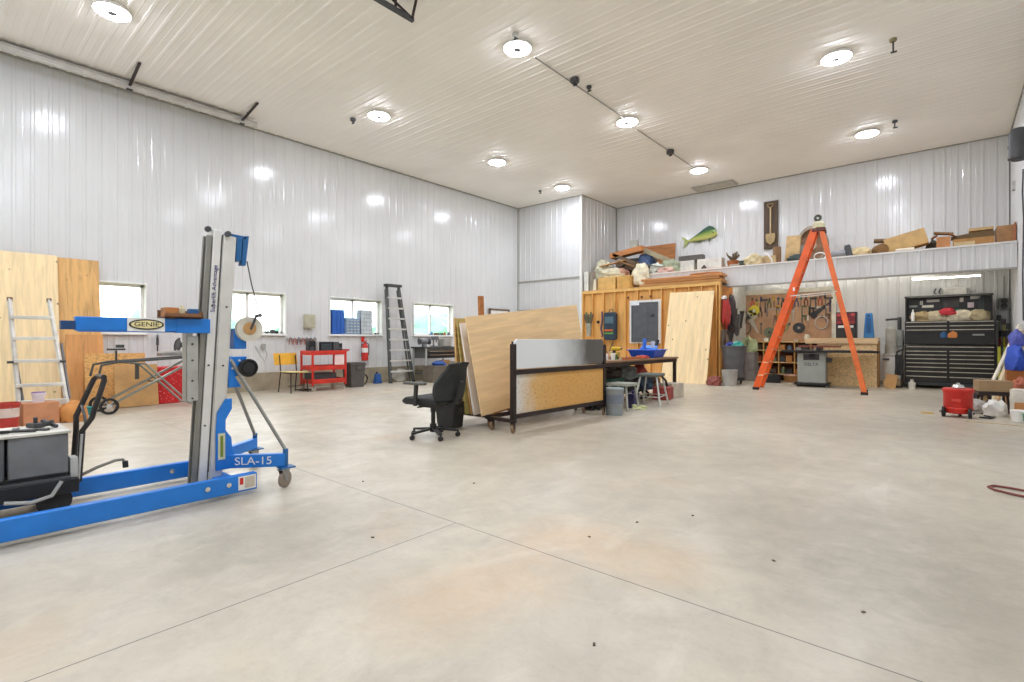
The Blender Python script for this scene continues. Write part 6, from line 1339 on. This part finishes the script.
MB().box(-0.19, 0.19, -0.04, 0, 0, 1.40).build('backing_board', wood('#54412e', 0.7, 'z', False), shv, 0.006)
MB().cyl((0, -0.07, 0.42), (0, -0.07, 1.2), 0.022).build('shaft', plain('#c9b48c', 0.6), shv)
MB().prism([(-0.12, 0.44), (0.12, 0.44), (0.13, 0.36), (0.11, 0.2), (0.0, 0.1), (-0.11, 0.2), (-0.13, 0.36)], 'y', -0.085, -0.065).build('blade', plain('#b39a6a', 0.5), shv, 0.006)
MB().tube([(0, -0.07, 1.18), (-0.08, -0.07, 1.26), (-0.08, -0.07, 1.31), (0.08, -0.07, 1.31), (0.08, -0.07, 1.26), (0, -0.07, 1.18)], 0.018).build('grip', plain('#a08a62', 0.5), shv)

# ---------------------------------------------------------------- things stored on the loft
LT = LOFT_T
G = 'things stored along the loft'
def lf(name, mb, mat, lb, cat, loc, rz=0, rot=None, bev=0.004):
    soft = name in ('cloth_heap', 'blue_tarp', 'dried_grass_bag', 'dark_bag')
    return S(name, mb, mat, lb, cat, loc, rz, G, 0 if soft else bev, rot, 18 if soft else 35)
def carton(name, loc, sx, sy, sz, mat, lb, rz=0, rot=None, cat='carton', flaps=False):
    m = MB().box(-sx/2, sx/2, -sy/2, sy/2, 0, sz)
    if flaps:
        m.cbox((-sx/2-0.04, 0, sz+0.03), (0.14, sy, 0.006), (0, -35, 0)); m.cbox((sx/2+0.04, 0, sz+0.03), (0.14, sy, 0.006), (0, 35, 0))
    return S(name, m, mat, lb, cat, loc, rz, G, 0.003, rot)
# junk heap over the stud room (deck at STZ+0.02)
D = STZ + 0.022
for k, (x, y_, sx, sz, c_, lb) in enumerate(((-8.28, 14.42, 0.62, 0.40, '#d9b06a', 'wide yellowish carton at the front of the heap above the studs'), (-7.70, 14.42, 0.42, 0.40, '#d3a55c', 'narrower yellowish carton beside the wide one above the studs'), (-8.78, 14.42, 0.22, 0.36, '#e0d7bd', 'small cream carton at the corner end of the heap'))):
    carton('carton', (x, y_, D), sx, 0.4, sz, plain(c_, 0.8), lb)
carton('white_case', (-9.0, 14.3, D), 0.16, 0.3, 0.62, plain('#dddcd2', 0.6), 'white upright case against the boxed corner of the building')
for k, (x, y_, z, sx, sy, sz, c_, lb, sd) in enumerate((
        (-8.72, 14.8, LT, 0.5, 0.5, 0.62, '#c5c0a6', 'grey cream canvas heap at the corner end of the loft heap', 1),
        (-8.25, 14.55, D+0.40, 0.8, 0.4, 0.30, '#cfc7ab', 'pale canvas laid over the yellowish cartons', 2),
        (-7.30, 14.62, D+0.10, 0.50, 0.45, 0.66, '#e3dcc0', 'large cream plastic bundle in the middle of the loft heap', 3),
        (-7.98, 14.65, D+0.42, 0.5, 0.4, 0.28, '#b98a72', 'pinkish brown cloth sticking out of the loft heap', 4),
        (-6.92, 15.0, LT, 0.5, 0.4, 0.34, '#d9ddd2', 'white crumpled plastic next to the cream bundle', 5),
        (-6.55, 15.05, LT, 0.66, 0.5, 0.44, '#9aa287', 'green grey tarp heap on the loft edge', 6),
        (-6.60, 14.9, LT, 0.5, 0.4, 0.22, '#c9a79a', 'pink brown cloth below the green grey tarp', 7))):
    lf('cloth_heap', MB().blob((0, 0, 0), (sx, sy, sz), 80+sd, 0.24, 2.2), plain(c_, 0.9, vary=0.3), lb, 'cloth', (x, y_, z))
lf('wrapped_roll', MB().cyl((0, 0, 0), (0.05, 0.0, 0.62), 0.075, 0.085), plain('#8f8678', 0.8), 'grey brown wrapped roll standing at the corner end above the studs', 'roll', (-8.86, 14.25, D))
lf('long_box', MB().cbox((0, 0, 0), (1.15, 0.35, 0.17), (0, -7, 0)), BOARD, 'long tan flat box lying on top of the loft heap', 'box', (-7.95, 15.0, 3.98), 0)
lf('dark_board', MB().cbox((0, 0, 0), (1.1, 0.25, 0.10), (0, 24, 0)), plain('#6d5a44', 0.8), 'dark board slanting down beneath the long tan box', 'board', (-7.9, 14.95, 3.72), 0)
lf('grey_plank', MB().cbox((0, 0, 0), (1.35, 0.16, 0.14), (0, 27, 0)), plain('#9d9478', 0.8), 'grey green plank slanting down across the loft heap', 'plank', (-7.05, 15.05, 3.83), 0)
lf('blue_tarp', MB().blob((0, 0, 0), (0.5, 0.4, 0.4), 91, 0.25), plain('#44577a', 0.8, vary=0.3), 'dark blue tarp bundle under the slanting plank', 'tarp', (-7.38, 15.15, 3.50))
lf('stacked_crate', MB().box(-0.8, 0.8, -0.35, 0.35, 0, 0.33), plain('#6a5a46', 0.8, vary=0.3), 'dark low crate at the base of the loft heap', 'crate', (-7.9, 15.4, LT))
lf('grey_crate', MB().box(-0.5, 0.5, -0.3, 0.3, 0, 0.30), plain('#5c5a55', 0.8, vary=0.3), 'grey crate standing on the dark low crate in the heap', 'crate', (-7.75, 15.4, LT+0.33))
for (nme, x, y_, z, sx_, sy_, sz_, ry, rz_, c_, lb, ct) in (
        ('board', -8.3, 14.62, 3.62, 0.9, 0.14, 0.03, -9, 6, '#b98a55', 'thin tan board slanting over the pale canvas of the loft heap', 'board'),
        ('board', -7.75, 14.55, 3.55, 0.7, 0.10, 0.03, 22, -8, '#8a6338', 'thin brown board crossing the loft heap downward', 'board'),
        ('carton', -7.75, 14.85, 3.50, 0.34, 0.3, 0.26, 8, 10, '#5f4a38', 'small dark brown carton wedged in the loft heap', 'carton'),
        ('carton', -8.12, 14.85, 3.62, 0.26, 0.26, 0.22, -12, 0, '#8d7f72', 'small grey brown carton beside the dark brown one in the heap', 'carton'),
        ('board', -6.85, 14.82, 3.42, 0.8, 0.08, 0.03, 12, 5, '#6f7264', 'grey green strip lying across the tarp of the loft heap', 'board'),
        ('board', -6.7, 14.84, 3.28, 0.6, 0.07, 0.03, -6, -4, '#3f3d38', 'black strip lying across the tarp of the loft heap', 'board')):
    o = lf(nme, MB().cbox((0, 0, 0), (sx_, sy_, sz_), (0, ry, rz_)), plain(c_, 0.8), lb, ct, (x, y_, z))
lf('tin_box', MB().box(-0.12, 0.12, -0.1, 0.1, 0, 0.24), plain('#a5a59a', 0.5), 'small grey tin box upright at the peak of the loft heap', 'tin', (-7.72, 15.0, 4.10), 12)
lf('wood_sheet', MB().box(-0.62, 0.62, -0.015, 0.015, 0, 1.2), BOARD, 'brown panel standing against the back wall behind the loft heap', 'panel', (-7.55, 16.28, LT), 0, (-4, 0, 0))
# long timber stack on the stud wall top
for k, (x0, x1, z, lb, c_) in enumerate(((-7.1, -4.70, 0.022, 'lower wide timber board on top of the stud wall', '#c08a4e'), (-6.95, -4.75, 0.10, 'middle timber board of the stack on the stud wall', '#b87c42'), (-7.05, -4.68, 0.175, 'upper wide timber board on top of the stud wall', '#c78a50'))):
    S('timber_board', MB().box(x0, x1, -0.2, 0.25, 0, 0.07), wood(c_, 0.8, 'x', False), lb, 'board', (0, 14.32, STZ+z), 0, 'timber stacked on the stud wall', 0.01)
S('bent_board', MB().tube([(-0.5, 0, 0.03), (0.0, 0, 0.05), (0.3, 0.05, 0.03), (0.36, 0.2, 0.0)], 0.03, 6), BOARD, 'short curved strip of wood at the open end of the timber stack', 'strip', (-5.1, 14.25, STZ+0.247))
# along the loft edge
lf('long_black_case', MB().box(-0.36, 0.36, -0.12, 0.12, 0, 0.16), plain('#55504a', 0.6), 'long dark case lying on white cartons at the loft edge', 'case', (-5.93, 15.2, LT+0.36), 2)
carton('white_carton', (-6.05, 15.2, LT), 0.5, 0.35, 0.36, plain('#cfcdc4', 0.7), 'white carton under the long dark case')
carton('white_carton', (-5.35, 15.2, LT), 0.70, 0.35, 0.36, plain('#d9d5ca', 0.7), 'wide white carton on the loft edge past the dark case')
lf('black_funnel', MB().lathe([(0.1, 0), (0.06, 0.1), (0.02, 0.16), (0, 0.16)]), BLACK, 'small black funnel on the loft edge before the wide white carton', 'funnel', (-5.45, 14.9, LT))
lf('white_pipes', MB().cyl((-0.5, 0, 0.03), (0.7, 0.05, 0.03), 0.03).cyl((-0.3, 0.08, 0.03), (0.5, 0.1, 0.03), 0.03), plain('#cfc9bb', 0.6), 'bundle of pale pipes lying along the loft edge', 'pipes', (-5.0, 14.86, LT))
pc = T('dried_plant', 'orange brown tangle of dried stalks in a pot on the loft', 'dried plant', (-4.72, 15.15, LT), 0, G)
MB().lathe([(0.12, 0), (0.16, 0.24), (0.14, 0.24), (0, 0.2)], n=16).build('pot', plain('#a5602f', 0.7), pc)
m = MB()
for k in range(9): m.bar((0, 0, 0.2), (0.18*math.cos(k*0.7), 0.1*math.sin(k*0.7), 0.38+0.05*(k % 3)), 0.04, 0.03)
m.build('stalks', plain('#6b5a45', 0.8), pc)
lf('flat_board', MB().box(-0.9, 0.9, -0.14, 0.14, 0, 0.05), wood('#a87a52', 0.8, 'x', False), 'flat brown board lying along the loft edge below the shovel plaque', 'board', (-4.55, 14.95, LT), 1)
lf('grey_beam', MB().box(-0.5, 0.5, -0.05, 0.05, 0, 0.06), plain('#a9a698', 0.7), 'thin grey beam lying on the flat brown board', 'beam', (-4.25, 15.0, LT+0.05), 4)
carton('tan_carton', (-3.88, 15.15, LT), 0.60, 0.35, 0.26, plain('#c7b083', 0.8), 'low tan carton on the loft below the shovel plaque', 3)
lf('dried_grass_bag', MB().blob((0, 0, 0), (0.45, 0.3, 0.34), 95, 0.3), plain('#cdbd94', 0.8), 'crumpled tan bag on the loft before the low tan carton', 'bag', (-4.1, 14.92, LT))
lf('green_pot', MB().lathe([(0.05, 0), (0.07, 0.12), (0, 0.12)]), plain('#4c5448', 0.7), 'small dark green pot on the loft edge', 'pot', (-4.4, 14.84, LT+0.052))
lf('curved_white_handle', MB().tube([(0, 0, 0.02), (-0.03, 0, 0.16), (-0.12, 0, 0.28), (-0.22, 0, 0.33)], 0.022), WHITE, 'white curved handle leaning over the loft edge', 'handle', (-3.62, 14.9, LT))
lf('wooden_mallet', MB().cyl((0, 0, 0), (0, 0, 0.50), 0.10), plain('#8a6a48', 0.7), 'dark brown upright wooden cylinder on the loft', 'cylinder', (-3.58, 15.2, LT))
lf('carton', MB().box(-0.17, 0.17, -0.06, 0.06, 0, 0.78), plain('#c9ab7a', 0.8, vary=0.25), 'tall tan upright carton on the loft beside the fan ring', 'carton', (-3.24, 15.3, LT), 0, (-4, 3, 0))
fr = T('large_ring', 'large round brown grey ring behind the top of the orange ladder', 'ring', (-2.84, 15.75, LT), 0, G); fr.scale = (0.70, 1, 1)
m = MB(); m.lathe([(0.44, -0.12), (0.52, -0.12), (0.53, 0.12), (0.45, 0.12)], (0, 0, 0.53), 40, 'y', cap=False).lathe([(0.45, 0.12), (0.44, -0.12)], (0, 0, 0.53), 40, 'y', cap=False); m.build('rim', plain('#a09384', 0.7), fr)
MB().lathe([(0.0, 0.05), (0.45, 0.06), (0.45, 0.08), (0, 0.08)], (0, 0, 0.53), 36, 'y').build('disc', plain('#a8846a', 0.8, vary=0.25), fr)
MB().lathe([(0, -0.04), (0.12, -0.02), (0.14, 0.05)], (0, 0, 0.53), 20, 'y').build('hub', plain('#c9b79a', 0.7), fr)
lf('narrow_box', MB().box(-0.15, 0.15, -0.1, 0.1, 0, 0.5), plain('#8d8477', 0.7), 'grey brown narrow box standing before the round ring', 'box', (-3.05, 15.4, LT))
lf('dark_green_bag', MB().blob((0, 0, 0), (0.42, 0.3, 0.22), 97, 0.25), plain('#3e4a47', 0.8), 'dark green bag on the loft edge beside the orange ladder', 'bag', (-3.05, 14.95, LT))
lf('white_coil', MB().tube([(0.13*math.cos(a*0.5), 0.02*math.sin(a), 0.1+0.09*math.sin(a*0.5)) for a in range(30)], 0.016, 6), WHITE, 'white coiled hose on the loft edge behind the orange ladder', 'hose', (-2.52, 14.9, LT+0.005))
lf('grey_motor', MB().cyl((0, 0, 0.11), (0.3, 0, 0.13), 0.10).box(0.05, 0.25, -0.1, 0.1, 0, 0.06), plain('#8b8d90', 0.5), 'grey cylindrical motor lying on the loft edge', 'motor', (-2.28, 15.0, LT))
lf('dark_bellows', MB().prism([(-0.1, 0), (0.12, 0), (0.02, 0.34), (-0.08, 0.32)], 'y', -0.1, 0.1), plain('#4d4f52', 0.6), 'dark pointed tool standing beside the grey motor', 'tool', (-1.92, 15.05, LT))
lf('cream_cushion', MB().blob((0, 0, 0), (0.5, 0.3, 0.26), 98, 0.12), plain('#cdb98c', 0.8), 'cream cushion shaped bag on the loft past the grey motor', 'bag', (-1.70, 15.1, LT))
lf('brown_log', MB().cyl((0, 0, 0.14), (0.12, -0.25, 0.14), 0.13), plain('#84643c', 0.8, vary=0.3), 'short brown log lying end on at the loft edge', 'log', (-1.35, 15.15, LT))
carton('tan_carton', (-1.02, 15.55, LT), 0.45, 0.3, 0.16, plain('#cdb389', 0.8), 'low tan carton next to the brown log')
lf('brown_tube', MB().cyl((-0.32, 0, 0.05), (0.32, 0, -0.02), 0.055), plain('#6f5433', 0.7), 'brown tube lying on top of the log and the low carton', 'tube', (-1.1, 15.15, LT+0.335), 0)
lf('rolled_sheets', MB().cyl((0, 0, 0.05), (0.35, 0, 0.06), 0.05), plain('#d9cfba', 0.7), 'pale roll of paper on the loft beside the tilted carton', 'paper roll', (-0.98, 14.86, LT))
carton('tilted_carton', (-0.76, 15.2, LT+0.115), 0.78, 0.40, 0.36, plain('#c6a36c', 0.8), 'large tan carton tilted up at one end on the loft', 0, (0, -14, 0))
lf('flat_board', MB().box(-0.35, 0.35, -0.18, 0.18, 0, 0.02), plain('#cfae80', 0.8), 'flat tan board under the large tilted carton', 'board', (-0.70, 15.2, LT))
carton('open_carton', (-0.13, 15.15, LT), 0.24, 0.28, 0.30, plain('#c48b5c', 0.8), 'small orange brown carton with open flaps on the loft', flaps=True)
lf('dark_bag', MB().blob((0, 0, 0), (0.3, 0.3, 0.3), 99, 0.3), plain('#5d5a50', 0.8), 'dark bag between the tilted carton and the open flap carton', 'bag', (-0.30, 15.52, LT))
lf('flap_board', MB().cbox((0, 0, 0), (0.34, 0.2, 0.04), (0, 10, 0)), plain('#8d6b44', 0.8), 'brown board resting over the open flap carton', 'board', (-0.13, 15.2, LT+0.40))
carton('long_brown_carton', (0.37, 15.25, LT), 0.68, 0.4, 0.22, plain('#b68a55', 0.8), 'long brown carton on the loft near the side wall')
carton('small_tan_box', (0.22, 14.92, LT), 0.34, 0.2, 0.12, plain('#cfb98c', 0.8), 'small tan box in front of the long brown carton')
carton('wooden_crate', (0.87, 15.3, LT), 0.26, 0.5, 0.42, plain('#a9835c', 0.8, vary=0.25), 'wooden crate at the side wall end of the loft')
lf('hand_saw', MB().prism([(-0.36, 0.0), (0.36, 0.0), (0.36, 0.12), (0.25, 0.17), (0, 0.13), (-0.36, 0.08)], 'y', -0.03, 0.03), plain('#6e5a3a', 0.7), 'dark brown bow shaped case lying on the long brown carton', 'case', (0.36, 15.2, LT+0.221))
carton('flat_tan_carton', (0.50, 15.3, LT+0.385), 0.40, 0.3, 0.06, plain('#c8a877', 0.8), 'flat tan carton on top of the bow shaped case')
lf('red_board_end', MB().box(-0.012, 0.012, -0.2, 0.2, 0, 0.42), plain('#a3684a', 0.8), 'reddish board standing against the side wall on the loft', 'board', (1.01, 14.98, LT))

# ---------------------------------------------------------------- camera, sky, view
cam = bpy.data.objects.new('camera', bpy.data.cameras.new('camera')); COL.objects.link(cam)
cam.data.sensor_width = 36; cam.data.lens = 36*510/1024; cam.data.clip_start = 0.02; cam.data.clip_end = 400
cam.location = (0, 0, CAMH); cam.rotation_euler = (R(90), 0, math.atan2(439, 510)); cam.data.shift_y = -1/1024
SC.camera = cam
w = bpy.data.worlds.new('sky'); SC.world = w; w.use_nodes = True
bg = w.node_tree.nodes['Background']; bg.inputs['Color'].default_value = (0.92, 0.98, 1, 1); bg.inputs['Strength'].default_value = SKY_S
SC.view_settings.view_transform = 'Standard'; SC.view_settings.look = 'None'; SC.view_settings.gamma = 1
SC.view_settings.exposure = EXPO; SC.view_settings.use_curve_mapping = False
SC.cycles.use_denoising = True; SC.cycles.max_bounces = 12; SC.cycles.diffuse_bounces = 8; SC.cycles.sample_clamp_indirect = 8
SC.cycles.caustics_reflective = False; SC.cycles.caustics_refractive = False
SC.cycles.use_adaptive_sampling = True
